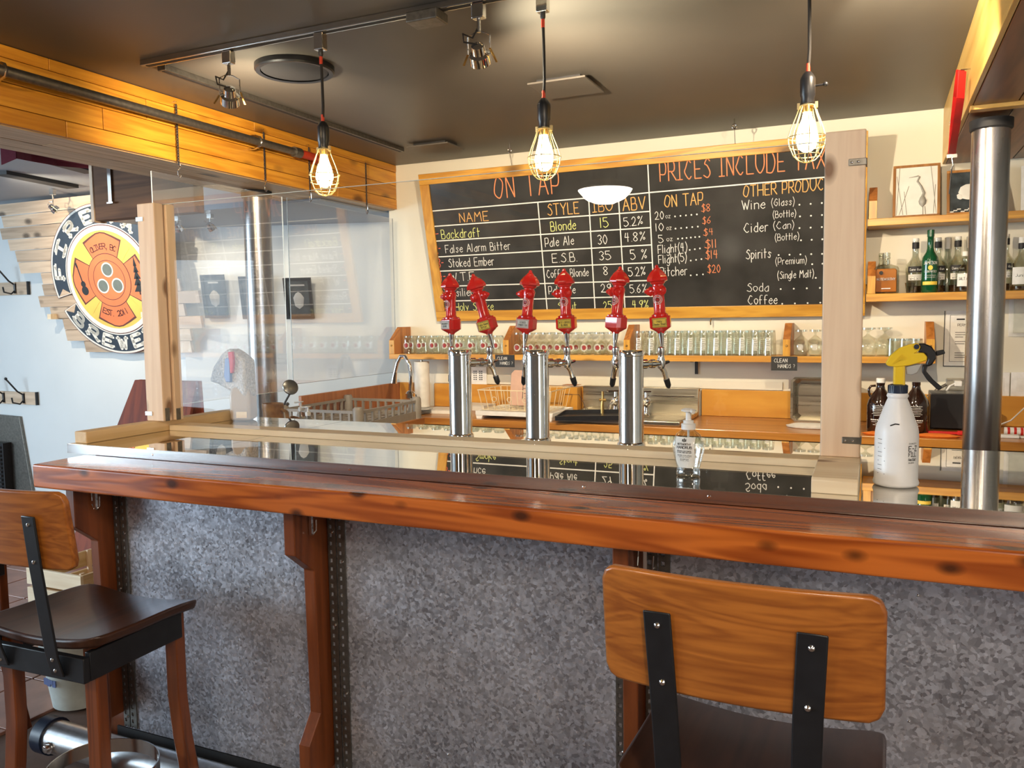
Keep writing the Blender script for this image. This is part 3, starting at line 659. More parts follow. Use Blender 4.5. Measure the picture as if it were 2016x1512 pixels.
for x, y in ((-1.36, 1.72), (-.455, 1.72), (-2.17, 1.72)):
    solo('coat_hook', {-1.36: 'double wire hook beneath the bar rail beside the middle corbel', -.455: 'double wire hook beneath the bar rail just above the near stool', -2.17: 'double wire hook beneath the bar rail above the dark stool seat'}[x], 'hook',
         B().tube([(x-.016, y, .94), (x-.018, y, .905), (x-.008, y, .888), (x+.006, y, .888), (x+.016, y, .90), (x+.018, y, .93)], .0018, 6).box(x-.004, x+.004, y-.004, y+.004, .888, .9695), 'chrome')
fr = thing('foot_rail_pipe', 'fat galvanised foot rail pipe with a black end cap at the bar foot', 'foot rail', (-1.2, 1.75, 0))
wpart('pipe', fr, B().tube([(-2.44, 1.736, .105), (1.9, 1.736, .105)], .052, 24), 'pipe')
wpart('end_cap', fr, B().tube([(-2.485, 1.736, .105), (-2.438, 1.736, .105)], .060, 24), 'navy')
wpart('bolt', fr, B().lathe([(.02, 0), (.02, .004), (.013, .005), (.012, .014), (.004, .016)], 14, (-2.40, 1.683, .10), Matrix.Rotation(pi/2, 3, 'X')), 'chrome')
for x in (-1.9, -.9, .1): wpart('bracket', fr, B().box(x, x+.03, 1.75, 1.793, .02, .08).box(x, x+.03, 1.71, 1.74, 0, .06), 'galv_strip')
# ------------------------------------------------------------------ sneeze guard
sg = thing('sneeze_guard', 'pine framed clear acrylic sneeze guard standing along the bar top', 'sneeze guard', (-1.2, 2.15, BT))
PZ = 1.868
wpart('left_post', sg, B().box(-2.363, -2.283, 2.098, 2.1375, 1.1085, PZ), 'pine_z', bevel=.003)
wpart('left_post', sg, B().box(-2.363, -2.275, 2.1445, 2.182, BT+.0385, PZ+.001), 'pine_z', bevel=.003)
wpart('right_post', sg, B().box(-.121, -.032, 2.098, 2.136, 1.1085, 1.880), 'pine_z', bevel=.003)
wpart('acrylic_sheet', sg, B().box(-2.355, -.1235, 2.139, 2.143, 1.0915, 1.866), 'acrylic')
wpart('polished_edge', sg, B().box(-2.355, -.1235, 2.139, 2.143, 1.866, 1.8675).box(-.1235, -.1215, 2.137, 2.143, 1.0915, 1.866), 'edge')
wpart('side_rail', sg, B().box(-2.367, -2.312, 1.812, 2.55, BT, BT+.038), 'pine_y', bevel=.003)
wpart('front_rail', sg, B().box(-2.310, -.1235, 2.146, 2.222, BT, BT+.0205), 'pine_x', bevel=.002)
wpart('foot', sg, B().prism([(1.838, BT), (2.14, BT), (2.14, BT+.038), (1.98, BT+.038), (1.90, BT+.0345), (1.845, BT+.034), (1.838, BT+.028)], -.123, -.030, 'YZ'), 'pine_x', bevel=.002)
def strap(x0, x1, y, z, n=2):
    b = B().box(x0, x1, y-.002, y, z-.007, z+.007)
    return b
for z, w_ in ((1.805, .037), (1.150, .040)):
    wpart('strap_plate', sg, B().box(-.032-w_, -.0305, 2.0955, 2.0978, z-.008, z+.008).box(-.0315, -.0292, 2.0955, 2.136, z-.008, z+.008), 'galv_strip', bevel=.001, seg=1)
    wpart('screw', sg, B().ball((-.032-w_+.007, 2.095, z), .0033, 8).ball((-.048, 2.095, z), .0033, 8), 'chrome')
for z in (1.815, 1.135):
    wpart('strap_plate', sg, B().box(-2.368, -2.335, 2.0955, 2.0978, z-.007, z+.007), 'chrome_w')
wpart('angle_bracket', sg, B().box(-2.2745, -2.2725, 2.148, 2.166, 1.109, 1.15), 'galv_strip')
wpart('angle_bracket', sg, B().box(-2.2825, -2.2805, 2.106, 2.124, 1.109, 1.155), 'galv_strip')
# ------------------------------------------------------------------ beer towers with hydrant handles
def hydrant(par, loc, yaw, lean, noz=-1, sticker='yellow', lines=('', ''), badge=True):
    h = build('tap_handle', hydrant_bm(noz), 'red', par, smooth=30)
    zax = (Vector((0, 0, .195))+lean).normalized()
    xax = Vector((cos(yaw), sin(yaw), 0)); yax = zax.cross(xax).normalized(); xax = yax.cross(zax)
    R = Matrix((xax, yax, zax)).transposed().to_4x4()
    h.matrix_local = Matrix.Translation(loc) @ R
    build('handle_ferrule', B().lathe([(.0045, -.050), (.0052, -.035), (.0085, -.012), (.0095, .004)], 14), 'chrome', h)
    X, Z, Nn = Vector((1, 0, 0)), Vector((0, 0, 1)), Vector((0, -1, 0))
    if sticker:
        y = -.0262
        build('label_plate', B().box(-.021, .021, y-.001, y, .016, .044), 'stk_yellow' if sticker == 'yellow' else 'paper', h)
        sbm = B()
        for k in range(11):      # hazard stripes along the top and bottom edges
            for z in (.0165, .0400):
                x = -.0205+k*.0038; sbm.add([(x, y-.0013, z), (x+.0016, y-.0013, z), (x+.0030, y-.0013, z+.0035), (x+.0014, y-.0013, z+.0035)], [(0, 1, 2, 3)])
        for s in (-1, 1):
            for k in range(4): sbm.box(s*.0195-.0015, s*.0195+.0015, y-.0013, y-.0012, .0225+k*.0045, .0245+k*.0045)
        build('hazard_stripe', sbm, 'ink' if sticker == 'yellow' else 'badge_red', h, smooth=0)
        lb_ = B(); n = len([q for q in lines if q])
        for i, tx in enumerate([q for q in lines if q]):
            wd = min(.034, .0032*len(tx)+.002)
            letter(lb_, tx, (-wd/2, y-.0015, .031-.0085*i if n > 1 else .027), X, Z, wd, .0058, 1.2)
        build('lettering', lb_, 'ink', h, smooth=0)
    if badge:
        bc = B(); cz = .098; r = .0166; bx = -.002
        def wrap(a, rr):   # place on the round barrel
            x = rr*cos(a)+bx; z = cz+rr*sin(a); return Vector((x, -sqrt(max(.0, .0174**2-x*x))-.0006, z))
        for (r0, r1, key, name) in ((.0108, .0125, 'w', 'a'), (.0, .0066, 'r', 'b')): pass
        ring = B()
        for k in range(28):
            a0, a1 = 2*pi*k/28, 2*pi*(k+1)/28
            for r0, r1 in ((.0128, .0140), (.0072, .0084)):
                ring.add([wrap(a0, r0), wrap(a0, r1), wrap(a1, r1), wrap(a1, r0)], [(0, 1, 2, 3)])
            if k % 2 == 0 and k not in (6, 20):
                ring.add([wrap(a0+.02, .0092), wrap(a0+.02, .0120), wrap(a1-.05, .0120), wrap(a1-.05, .0092)], [(0, 1, 2, 3)])
        build('badge_ring', ring, 'paper', h, smooth=0)
        dd = B().add([wrap(2*pi*k/16, .0066) for k in range(16)], [list(range(16))]); build('badge_centre', dd, 'badge_red', h, smooth=0)
    return h
_hc = {}
def hydrant_bm(noz):
    b = B()
    # bolted foot block with a flat front, tapering to the ferrule
    def ring(pts, z): return [(x, y, z) for x, y in pts]
    blk = [(-.022, -.026), (.022, -.026), (.030, -.016), (.030, .014), (.020, .026), (-.020, .026), (-.030, .014), (-.030, -.016)]
    def sc(k): return [(x*k, y*k) for x, y in blk]
    lv = [(.30, -.002), (.36, .002), (.96, .014), (1, .016), (1, .046), (.92, .049)]
    vs = []; fs = []
    for k, z in lv: vs += ring(sc(k), z)
    for i in range(len(lv)-1):
        for j in range(8): fs.append((i*8+j, i*8+(j+1) % 8, (i+1)*8+(j+1) % 8, (i+1)*8+j))
    fs += [list(range(8))[::-1], list(range((len(lv)-1)*8, len(lv)*8))]; b.add(vs, fs)
    b.lathe([(.0235, .047), (.0235, .054), (.0185, .057), (.0170, .062), (.0172, .112), (.0185, .120), (.0200, .130), (.0195, .136), (.0165, .139), (.0165, .143), (.0215, .146), (.0225, .150)], 24)
    b.lathe([(.0215, .149), (.0315, .1535), (.0325, .159), (.030, .166), (.021, .179), (.0115, .188), (.0085, .190)], 8, oct_=True)
    b.lathe([(.0105, .187), (.0095, .191), (.006, .193), (.0055, .198), (.0025, .201)], 10)
    def nz(a, l=1.):
        d = Vector((sin(a), -cos(a), 0)); R = pivot(d)
        b.lathe([(.0115, .010), (.0125, .0185), (.0145, .021), (.0145, .025), (.0118, .028), (.0100, .031*l+.001), (.0085, .035*l), (.0048, .037*l), (.0045, .041*l)], 14, (0, 0, .124), R)
    if noz: nz(noz*radians(78)); nz(-noz*radians(32), .78)
    for a in range(4):
        q = radians(45+90*a); b.lathe([(.0045, .048), (.0045, .053), (.002, .055)], 6, (.026*cos(q), .022*sin(q), 0))
    return b
def tower(x, y, lab, specs):
    t = thing('beer_tower', lab, 'beer tower', (x, y, BT))
    build('column', B().lathe([(.0375, .012), (.0365, .016), (.0365, .268)], 44), 'chrome', t, smooth=60)
    build('top_cap', B().lathe([(.0365, .2685), (.0385, .270), (.0385, .281), (.036, .285), (.001, .286)], 44), 'chrome', t)
    build('foot_ring', B().lathe([(.041, 0), (.041, .010), (.038, .0145)], 44), 'chrome', t)
    tocam = atan2(-x, y)   # yaw turning local -Y towards the photographer
    for side, yawoff, lean, noz, stk, lines, badge in specs:
        d = Vector((side*.67, .742, 0)); F = d*.105+Vector((0, 0, .243)); R = pivot(d)
        fa = build('faucet', B().lathe([(.014, .030), (.0145, .052), (.010, .054), (.010, .066), (.0135, .068), (.0135, .080), (.0095, .083), (.0085, .10)], 18, (0, 0, .243), R)
              .lathe([(.006, .050), (.0105, .046), (.012, .034), (.0095, .026), (.0095, .018), (.0125, .010), (.0125, -.006), (.009, -.016)], 16, F), 'chrome', t)
        build('spout', B().tube([F+Vector((0, 0, -.008)), F+d*.012+Vector((0, 0, -.026)), F+d*.022+Vector((0, 0, -.058))], [.0095, .0082, .0072], 12).tube([F+d*.006, F+d*.028+Vector((0, 0, .004))], [.007, .004], 10), 'chrome', t)
        build('spout_cap', B().tube([F+d*.019+Vector((0, 0, -.048)), F+d*.026+Vector((0, 0, -.068)), F+d*.028+Vector((0, 0, -.076))], [.0096, .0085, .004], 12), 'black', t)
        hydrant(t, F+Vector((0, 0, .092)), tocam+yawoff, CR*lean, noz, stk, lines, badge)
    return t
tower(-1.227, 2.33, 'chrome beer tower nearest the slim steel column, one handle leaning over', [
    (-1, radians(-50), -.002, -1, 'white', ('BACKDRAFT', 'BLONDE'), True), (1, radians(-28), -.052, 1, 'yellow', ('False Alarm', 'Bitter'), False)])
tower(-.958, 2.33, 'middle chrome beer tower with two red hydrant handles', [
    (-1, radians(-26), .018, -1, 'white', ('STOKED', 'EMBER ESB'), True), (1, radians(-16), -.008, -1, 'yellow', ('W.T.F. COFFEE', 'BLONDE'), True)])
tower(-.659, 2.33, 'chrome beer tower right behind the hand sanitizer, two red hydrant handles', [
    (-1, radians(-38), .014, -1, None, (), True), (1, radians(-8), -.014, -1, 'yellow', ('Holy', 'Smoke Stout'), True)])
# ================================================================== back counter
CZ = .91
t = thing('back_counter', 'long wooden back counter along the chalkboard wall', 'counter', (-.5, 4.2, 0))
wpart('worktop', t, B().box(-2.80, 1.9, 3.935, 4.49, CZ-.038, CZ), 'counter', bevel=.003)
wpart('cabinet', t, B().box(-2.80, 1.9, 3.99, 4.49, .0, CZ-.039), 'dark')
t = thing('side_counter', 'short wooden counter return under the glass rack', 'counter', (-2.5, 3.3, 0))
wpart('worktop', t, B().box(-2.80, -2.30, 2.66, 3.933, CZ-.038, CZ), 'counter_y', bevel=.003)
wpart('cabinet', t, B().box(-2.79, -2.36, 2.70, 3.92, .0, CZ-.039), 'dark')
solo('splashback', 'brown wooden splashback closing the end of the counter return', 'splashback', B().box(-2.822, -2.802, 3.50, 4.496, CZ, 1.057), 'splash_y', bevel=.002)
solo('splashback', 'orange wooden splashback at the tap end of the back counter', 'splashback', B().box(-2.799, -2.60, 4.478, 4.498, CZ+.001, 1.057), 'splash', bevel=.002)
solo('splashback', 'orange wooden splashback behind the white dish drainer', 'splashback', B().box(-2.545, -1.50, 4.478, 4.498, CZ+.001, 1.055), 'splash', bevel=.002)
solo('splashback', 'orange wooden splashback between stainless hand sink and metal pan', 'splashback', B().box(-.87, 1.9, 4.478, 4.498, CZ+.001, 1.055), 'splash', bevel=.002)
# strips added as the lit band of wall below the shelf's shadow
solo('lit_wall_strip', 'pale strip standing for the lit band of wall above the orange splashback, behind the keypad', 'wall panel', B().box(-2.545, -1.62, 4.492, 4.4985, 1.058, 1.115), 'wallw')
solo('lit_wall_strip', 'long pale strip standing for the lit band of wall behind the hand sink', 'wall panel', B().box(-1.60, -.45, 4.492, 4.4985, 1.058, 1.10), 'wallw')
# hand sink / stainless trough
p0, p1 = OY(1135, 770, 4.38), OY(1372, 773, 4.38)
sx0, sx1 = max(p0.x, -1.535), p1.x
t = thing('hand_sink', 'stainless hand sink with raised back between dish drainer and orange splashback', 'sink', ((sx0+sx1)/2, 4.2, CZ))
wpart('sink_back', t, B().box(sx0, sx1, 4.42, 4.435, CZ, 1.065).box(sx0, sx1, 4.435, 4.47, 1.045, 1.065), 'steel_box', bevel=.003)
wpart('rim', t, B().box(sx0, sx1, 3.97, 4.01, CZ, CZ+.028).box(sx0, sx0+.03, 4.01, 4.42, CZ, CZ+.028).box(sx1-.03, sx1, 4.01, 4.42, CZ, CZ+.028), 'steel_box', bevel=.006)
wpart('bowl', t, B().box(sx0+.03, sx1-.03, 4.01, 4.42, CZ+.001, CZ+.006), 'steel_box')
wpart('backrest_band', t, B().box(sx0+.02, sx1-.02, 4.412, 4.4195, 1.018, 1.022), 'chrome_w')
# faucets on the sink back (twin tap behind the third tower)
for px, lab in ((1212, 'dark chrome sink tap just left of the third beer tower'), (1272, 'dark chrome sink tap just right of the third beer tower')):
    p = OY(px, 800, 4.36); t = thing('sink_tap', lab.replace('left of', 'beside the side rail half of').replace('right of', 'on the pan side of') if False else lab.replace('just left of the third beer tower', 'between the dish drainer and the third beer tower').replace('just right of the third beer tower', 'beside the hand sanitizer pump, behind the third beer tower'), 'tap', (p.x, 4.36, CZ+.006))
    build('tap_body', B().lathe([(.02, 0), (.016, .01), (.014, .05), (.024, .058), (.027, .075), (.022, .092), (.010, .098), (.008, .125)], 16), 'chrome', t)
    build('tap_handle', B().bar((-.045, 0, .128), (.03, 0, .131), .012, .007).ball((-.045, 0, .128), .008, 8), 'chrome', t)
    build('tap_spout', B().tube([(0, 0, .07), (0, -.05, .075), (0, -.11, .06), (0, -.12, .035)], [.012, .012, .010, .010], 10), 'chrome', t)
# gooseneck tap at the end
t = thing('gooseneck_tap', 'tall chrome gooseneck spray tap beside the roll of paper towel', 'tap', (-2.53, 4.16, CZ))
gp = [OY(808, 785, 4.16), OY(808, 765, 4.16), OY(809, 742, 4.16), OY(806, 718, 4.16), OY(797, 701, 4.16), OY(789, 701, 4.16), OY(782, 715, 4.16), OY(778, 733, 4.16)]
t.location.x = gp[0].x; cx_ = gp[0].x
build('tap_base', B().lathe([(.030, 0), (.030, .008), (.022, .012), (.022, .075), (.028, .082), (.028, .11), (.015, .125)], 18), 'chrome', t)
wpart('goose_neck', t, B().tube([Vector((cx_, 4.16, CZ+.11))]+gp, .0115, 12), 'chrome')
wpart('spray_head', t, B().tube([gp[-1], gp[-1]+Vector((-.006, 0, -.03)), gp[-1]+Vector((-.012, 0, -.065))], [.013, .016, .020], 14), 'chrome')
wpart('lever', t, B().tube([(cx_+.02, 4.16, CZ+.055), (cx_+.07, 4.15, CZ+.055)], .014, 12).tube([(cx_+.06, 4.15, CZ+.06), (cx_+.045, 4.15, CZ+.105)], .005, 8), 'chrome')
# paper towel roll
p = OZ(831, 801, CZ); top = OY(831, 712, 4.35).z
t = thing('paper_towel_roll', 'standing white paper towel roll on the back counter', 'paper towel', (OY(831, 760, 4.35).x, 4.35, CZ))
build('roll', B().lathe([(.016, .012), (.047, .012), (.047, top-CZ), (.016, top-CZ)], 30), 'paper', t)
build('holder', B().lathe([(.075, 0), (.075, .006), (.010, .008), (.008, top-CZ+.01)], 24), 'steel_box', t)
# keypad
q0, q1 = OY(928, 722, 4.49), OY(959, 757, 4.49)
t = thing('wall_keypad', 'white wall control plate with rows of black buttons beneath the glass shelf', 'keypad', ((q0.x+q1.x)/2, 4.498, q1.z))
wpart('plate', t, B().box(q0.x, q1.x, 4.483, 4.4915, q1.z, q0.z), 'white', bevel=.002)
for i in range(4):
    for j in range(5):
        x = q0.x+.018+i*.0135+(.012 if i > 1 else 0); z = q1.z+.028+j*.0125
        wpart('key', t, B().box(x, x+.008, 4.4815, 4.4829, z, z+.006), 'ink')
# folded papers / books
def slab_thing(name, lab, cat, pxc, z0, sx, sy, sz, rot, m, bev=.002):
    p = OZ(pxc[0], pxc[1], z0)
    t = thing(name, lab, cat, (p.x, p.y, z0), rot)
    return t, build('block', B().box(-sx/2, sx/2, -sy/2, sy/2, 0, sz), m, t, bevel=bev)
t, _ = slab_thing('book', 'pale hardback book lying flat behind the first beer tower', 'book', (880, 812), CZ, .20, .15, .022, .1, 'paper')
build('cover', B().box(-.103, .103, -.078, .078, .0221, .0245).box(-.104, -.1005, -.078, .078, .0, .0221), 'photo_light', t)
t, _ = slab_thing('book', 'pale book with dark pages between the first beer tower and dish drainer', 'book', (941, 806), CZ, .17, .14, .030, -.1, 'photo_light')
build('cover', B().box(-.088, .088, -.073, .073, .0301, .0325), 'paper', t)
# dish drainer with tan board
p = OZ(1035, 822, CZ); dx, dy = -1.775, 4.13
t = thing('dish_drainer', 'cream wire dish drainer standing on its white drip tray', 'dish rack', (dx, dy, CZ))
build('drip_tray', B().box(-.225, .225, -.16, .16, .024, .032).box(-.225, .225, -.162, -.155, .020, .045).box(-.225, .225, .155, .162, .024, .045).box(-.227, -.22, -.16, .16, .024, .045).box(.22, .227, -.16, .16, .024, .045)
      .prism([(-.225, .024), (-.18, .024), (-.19, 0), (-.22, 0)], -.16, .16).prism([(.225, .024), (.18, .024), (.19, 0), (.22, 0)], -.16, .16), 'white', t, bevel=.002)
wr = B(); x0, x1, y0, y1, zb_, zt_ = -.195, .195, -.13, .13, .050, .158
for z, e_, r in ((zt_, .02, .003), (zb_, 0, .0025)):
    wr.tube([(x0-e_, y0-e_, z), (x1+e_, y0-e_, z), (x1+e_, y1+e_, z), (x0-e_, y1+e_, z)], r, 6, True)
for k in range(12):
    x = x0+(x1-x0)*k/11; k2 = x*(1+.02/.22)
    wr.tube([(k2, y0-.02, zt_), (x, y0, zb_), (x, y1, zb_), (k2, y1+.02, zt_)], .0018, 5)
for k in range(5):
    y = y0+(y1-y0)*k/4; wr.tube([(x0-.02, y*1.1, zt_), (x0, y, zb_), (x1, y, zb_), (x1+.02, y*1.1, zt_)], .0018, 5)
for x in (-.12, -.03, .06):
    wr.tube([(x, y0-.003, zb_), (x, y0-.008, zb_+.045)], .0018, 5); wr.tube([(x+.013*cos(a), y0-.011, zb_+.058+.013*sin(a)) for a in [2*pi*k/12 for k in range(12)]], .0018, 5, True)
build('wire_basket', wr, 'cream_wire', t)
cb = thing('cutting_board', 'tan cutting board with engraved lines leaning in the wire dish drainer', 'cutting board', (dx-.02, dy+.05, CZ+.056))
W_, H_ = .20, .20
bd = build('board', B().prism([(-W_/2, 0), (W_/2, 0), (W_/2, H_-.02), (W_/2-.02, H_), (-W_/2+.02, H_), (-W_/2, H_-.02)], 0, .010), 'pinkboard', cb, bevel=.002)
bl = B(); bl.box(-.02, -.017, -.0012, -.0002, .03, .16)
for k in range(5): bl.box(-.018, .014, -.0012, -.0002, .04+k*.028, .0425+k*.028)
build('engraved_line', bl, 'ink', cb); cb.rotation_euler = (radians(-9), 0, radians(-4))
# dish drainer neighbours: dustpan like tray, box and bag
t = thing('serving_tray', 'black serving tray lying tilted against the hand sink', 'tray', (OZ(1130, 838, .94).x, 4.02, CZ+.03))
build('tray', B().box(-.20, .20, -.10, .10, 0, .006).box(-.20, .20, -.104, -.098, 0, .022).box(-.20, .20, .098, .104, 0, .022).box(-.204, -.198, -.1, .1, 0, .022).box(.198, .204, -.1, .1, 0, .022), 'black', t); t.rotation_euler = (radians(3), radians(-2), .1)
p = OY(1120, 790, 4.25)
t = thing('cardboard_box', 'small yellow box behind the middle beer tower, next to the sink', 'box', (-1.60, 4.40, CZ))
build('box_body', B().box(-.04, .05, -.035, .035, 0, .150), 'splash', t, bevel=.002); build('box_flap', B().box(-.04, .05, -.034, .036, .1605, .163), 'bracket', t)
p = OY(1187, 800, 4.2)
solo('wire_whip', 'thin bent wire hook standing in front of the stainless sink back', 'wire', B().tube([OY(1112, 777, 4.2), OY(1140, 777, 4.2), OY(1150, 795, 4.2), OY(1158, 825, 4.2)], .0015, 6), 'dark')
b = B(); c = OY(1186, 832, 4.1); c.z = CZ+.0345
solo('spray_nozzle', 'small brass and black valve nozzle standing before the sink back', 'nozzle', b.tube([c, c+Vector((0, 0, .05)), c+Vector((.003, 0, .09)), c+Vector((.003, 0, .12))], [.010, .009, .006, .007], 10).tube([c+Vector((-.015, 0, .075)), c+Vector((.02, 0, .075))], .008, 8), 'brass')
# metal hotel pan leaning on the wall
q0, q1 = OY(1558, 741, 4.40), OY(1680, 828, 4.38)
t = thing('hotel_pan', 'stainless food pan stood on edge behind the tall pine post', 'pan', (q0.x, 4.38, CZ))
x0, x1, zt_ = q0.x, q0.x+.33, q0.z
rr = [(x0+.02, CZ+.001), (x1-.02, CZ+.001), (x1, CZ+.02), (x1, zt_-.02), (x1-.02, zt_), (x0+.02, zt_), (x0, zt_-.02), (x0, CZ+.02)]
b = B(); ins = lambda k: [(x0+(x1-x0)/2+(x-(x0+(x1-x0)/2))*k, CZ+(zt_-CZ)/2+(z-(CZ+(zt_-CZ)/2))*k) for x, z in rr]
lv = [(1, 4.37), (1, 4.366), (.93, 4.366), (.88, 4.41), (.80, 4.43), (.001, 4.43)]
vs = []; fs = []
for k, y in lv: vs += [(x, y, z) for x, z in ins(k)]
for i in range(len(lv)-1):
    for j in range(8): fs.append((i*8+j, i*8+(j+1) % 8, (i+1)*8+(j+1) % 8, (i+1)*8+j))
b.add(vs, fs); wpart('pan_shell', t, b, 'steel_box')
p = OZ(1590, 838, CZ)
solo('folded_cloth', 'crumpled white cloth on the counter under the metal pan', 'cloth', B().lathe([(.001, .0), (.10, .002), (.105, .010), (.07, .020), (.001, .024)], 14, (p.x+.03, 4.15, CZ), sx=1.2, sy=.6), 'white_cloth')
# growlers
gr = [(.001, 0), (.052, 0), (.056, .006), (.056, .125), (.050, .150), (.034, .178), (.020, .198), (.0165, .215), (.018, .222), (.018, .232)]
def growler(px, Y, lab, capped, hoop=True):
    p = OY(px, 800, Y); t = thing('growler', lab, 'jug', (p.x, Y, CZ+.001), 0, None)
    bd = build('bottle', B().lathe(gr, 28), 'brown_glass', t, smooth=60)
    if hoop: build('loop_handle', B().tube([(-.020, 0, .214), (-.040, 0, .212), (-.050, 0, .196), (-.046, 0, .172), (-.040, 0, .160)], .0055, 8), 'brown_glass', t)
    if capped: build('cap', B().lathe([(.0195, .228), (.0195, .246), (.017, .249), (.001, .249)], 20), 'white', t)
    b = B(); Rr = .0568
    for i, wd in enumerate((.062, .05, .066, .058, .052, .064, .045, 0, 0, .074, .066, .03, .05)):
        if not wd: continue
        z = .125-i*.0072; n = 8
        for k in range(n):
            a0 = -pi/2-.1+(k/n-.5)*wd/Rr; a1 = a0+wd/Rr/n*(1 if i != 9 else .8); hh = .0016 if i != 9 else .0050
            b.add([(Rr*cos(a0), Rr*sin(a0), z), (Rr*cos(a1), Rr*sin(a1), z), (Rr*cos(a1), Rr*sin(a1), z+hh), (Rr*cos(a0), Rr*sin(a0), z+hh)], [(0, 1, 2, 3)])
    build('printed_label', b, 'ch_white', t, smooth=0)
    return t
growler(1733, 4.08, 'brown glass growler with a white cap and loop handle behind the spray bottle', True)
growler(1803, 4.10, 'open brown glass growler without a cap, nearest the thick column', False, False)
growler(1668, 4.10, 'brown glass growler half hidden behind the tall pine post', False, True)
for nm, px, lab in (('orange_cloth', (1740, 853), 'orange cloth under the white-capped growler'), ('orange_cloth', (1840, 852), 'orange cloth spread beside the open growler')):
    p = OZ(px[0], px[1], CZ); solo(nm, lab, 'cloth', B().lathe([(.001, .0), (.075, 0), (.085, .006), (.05, .013), (.001, .012)], 12, (p.x, 4.005, CZ), sx=1.1, sy=.55), 'orange_cloth')
p = OY(1858, 835, 4.16); solo('scraper', 'red plastic scraper lying before the black cash box', 'tool', B().bar((p.x-.08, 4.09, CZ+.008), (p.x+.07, 4.10, CZ+.008), .022, .012).box(p.x+.05, p.x+.085, 4.085, 4.115, CZ+.001, CZ+.018), 'ribbon', bevel=.003)
q0, q1 = OY(1832, 774, 4.26), OY(1902, 843, 4.26)
t = thing('black_box', 'black appliance box on the counter behind the thick column', 'box', ((q0.x+q1.x)/2, 4.3, CZ))
wpart('casing', t, B().box(q0.x, q1.x+.02, 4.26, 4.44, CZ+.006, q0.z), 'black', bevel=.004)
wpart('side_vent', t, B().box(q1.x-.01, q1.x+.016, 4.2585, 4.2599, CZ+.06, CZ+.15), 'dark')
fb = B()
for x in (q0.x+.01, q1.x-.01):
    for y in (4.28, 4.42): fb.box(x-.008, x+.008, y-.008, y+.008, CZ, CZ+.006)
wpart('foot', t, fb, 'dark')
# socket with white plug and cord above the black box
p = OY(1885, 755, 4.485); p2 = OY(1862, 770, 4.45)
t = thing('wall_socket', 'metal wall socket with a white plug above the black box', 'socket', (p.x, 4.498, p.z-.03))
wpart('plate', t, B().box(p.x-.05, p.x+.04, 4.485, 4.4985, p.z-.035, p.z+.025), 'steel_box', bevel=.003)
wpart('plug', t, B().box(p.x-.015, p.x+.018, 4.452, 4.4845, p.z-.012, p.z+.014), 'white', bevel=.004)
wpart('cord', t, B().tube([(p.x-.015, 4.46, p.z), (p.x-.035, 4.45, p.z-.01), (p.x-.05, 4.45, p.z-.035), (p.x-.052, 4.45, p.z-.075)], .005, 8), 'white')
wpart('cord', t, B().tube([(p.x-.05, 4.47, p.z-.005), (p.x-.09, 4.455, p.z-.03), (p.x-.13, 4.45, p.z-.065)], .007, 8), 'galv_strip')
for px, lab in ((1968, 'white wall plate half hidden by the thick column'), (2010, 'white wall plate at the end of the back wall, clear of the column')):
    q = OY(px, 757, 4.49); w_ = .062
    t = thing('socket_plate', lab, 'wall plate', (q.x, 4.498, q.z-.055))
    wpart('plate', t, B().box(q.x-w_/2-.01, q.x+w_/2+.01, 4.488, 4.4985, q.z-.058, q.z+.058), 'white', bevel=.002)
    wpart('insert', t, B().box(q.x-.018, q.x+.018, 4.4865, 4.4879, q.z-.032, q.z+.032), 'paper', bevel=.001)
p = OZ(1990, 862, CZ); solo('charger_block', 'white charger lying on the counter beyond the thick column', 'charger', B().box(p.x-.06, p.x+.03, p.y-.02, p.y+.02, CZ, CZ+.014).box(p.x+.03, p.x+.05, p.y-.012, p.y+.012, CZ, CZ+.010), 'white', bevel=.003)
p = OZ(1990, 842, CZ); b = B(); a, c = Vector((p.x-.06, 4.16, CZ+.018)), Vector((p.x+.06, 4.16, CZ+.018))
t = thing('striped_stick', 'red and white striped handle lying on the counter beyond the column', 'handle', (p.x, 4.16, CZ))
wpart('stick', t, B().tube([a, c], .0175, 12), 'paper')
for k in range(5):
    x = p.x-.05+k*.025; wpart('stripe', t, B().tube([(x, 4.16, CZ+.018), (x+.010, 4.16, CZ+.018)], .0180, 12), 'candy')
solo('white_cord', 'thin white cable looping over the orange splashback at the wall end', 'cable', B().tube([OY(1958, 840, 4.2), OY(1990, 828, 4.25), OY(2020, 800, 4.3), OY(2060, 790, 4.4)], .003, 6), 'white')
# certificate
q0, q1 = OY(1866, 612, 4.49), OY(1858, 720, 4.49)
t = thing('posted_certificate', 'white permit sheet in a thin black frame behind the thick column', 'notice', (q1.x+.07, 4.498, q1.z))
x0, x1, z0, z1 = q1.x, q1.x+.20, q1.z, q0.z
wpart('sheet', t, B().box(x0, x1, 4.4935, 4.4985, z0, z1), 'paper')
e = B()
for a in ((x0+.022, x1-.022, z0+.02, z0+.0215), (x0+.022, x1-.022, z1-.0215, z1-.02), (x0+.022, x0+.0235, z0+.02, z1-.02), (x1-.0235, x1-.022, z0+.02, z1-.02)): e.box(a[0], a[1], 4.4925, 4.4934, a[2], a[3])
wpart('printed_border', t, e, 'ink')
e = B(); letter(e, 'PERMIT', (x0+.055, 4.4925, z1-.075), (1, 0, 0), (0, 0, 1), .055, .012, .9, N=Vector((0, -1, 0)))
for i, wd in enumerate((.0, .05, .07, .035, 0, .05, .04, 0, 0, 0, .04, .05, .06)):
    if wd: e.box(x0+.045, x0+.045+wd, 4.4925, 4.4934, z1-.095-i*.011, z1-.0925-i*.011)
e.box(x0+.05, x0+.085, 4.4925, 4.4934, z1-.045, z1-.038)
wpart('lettering', t, e, 'ink', smooth=0)
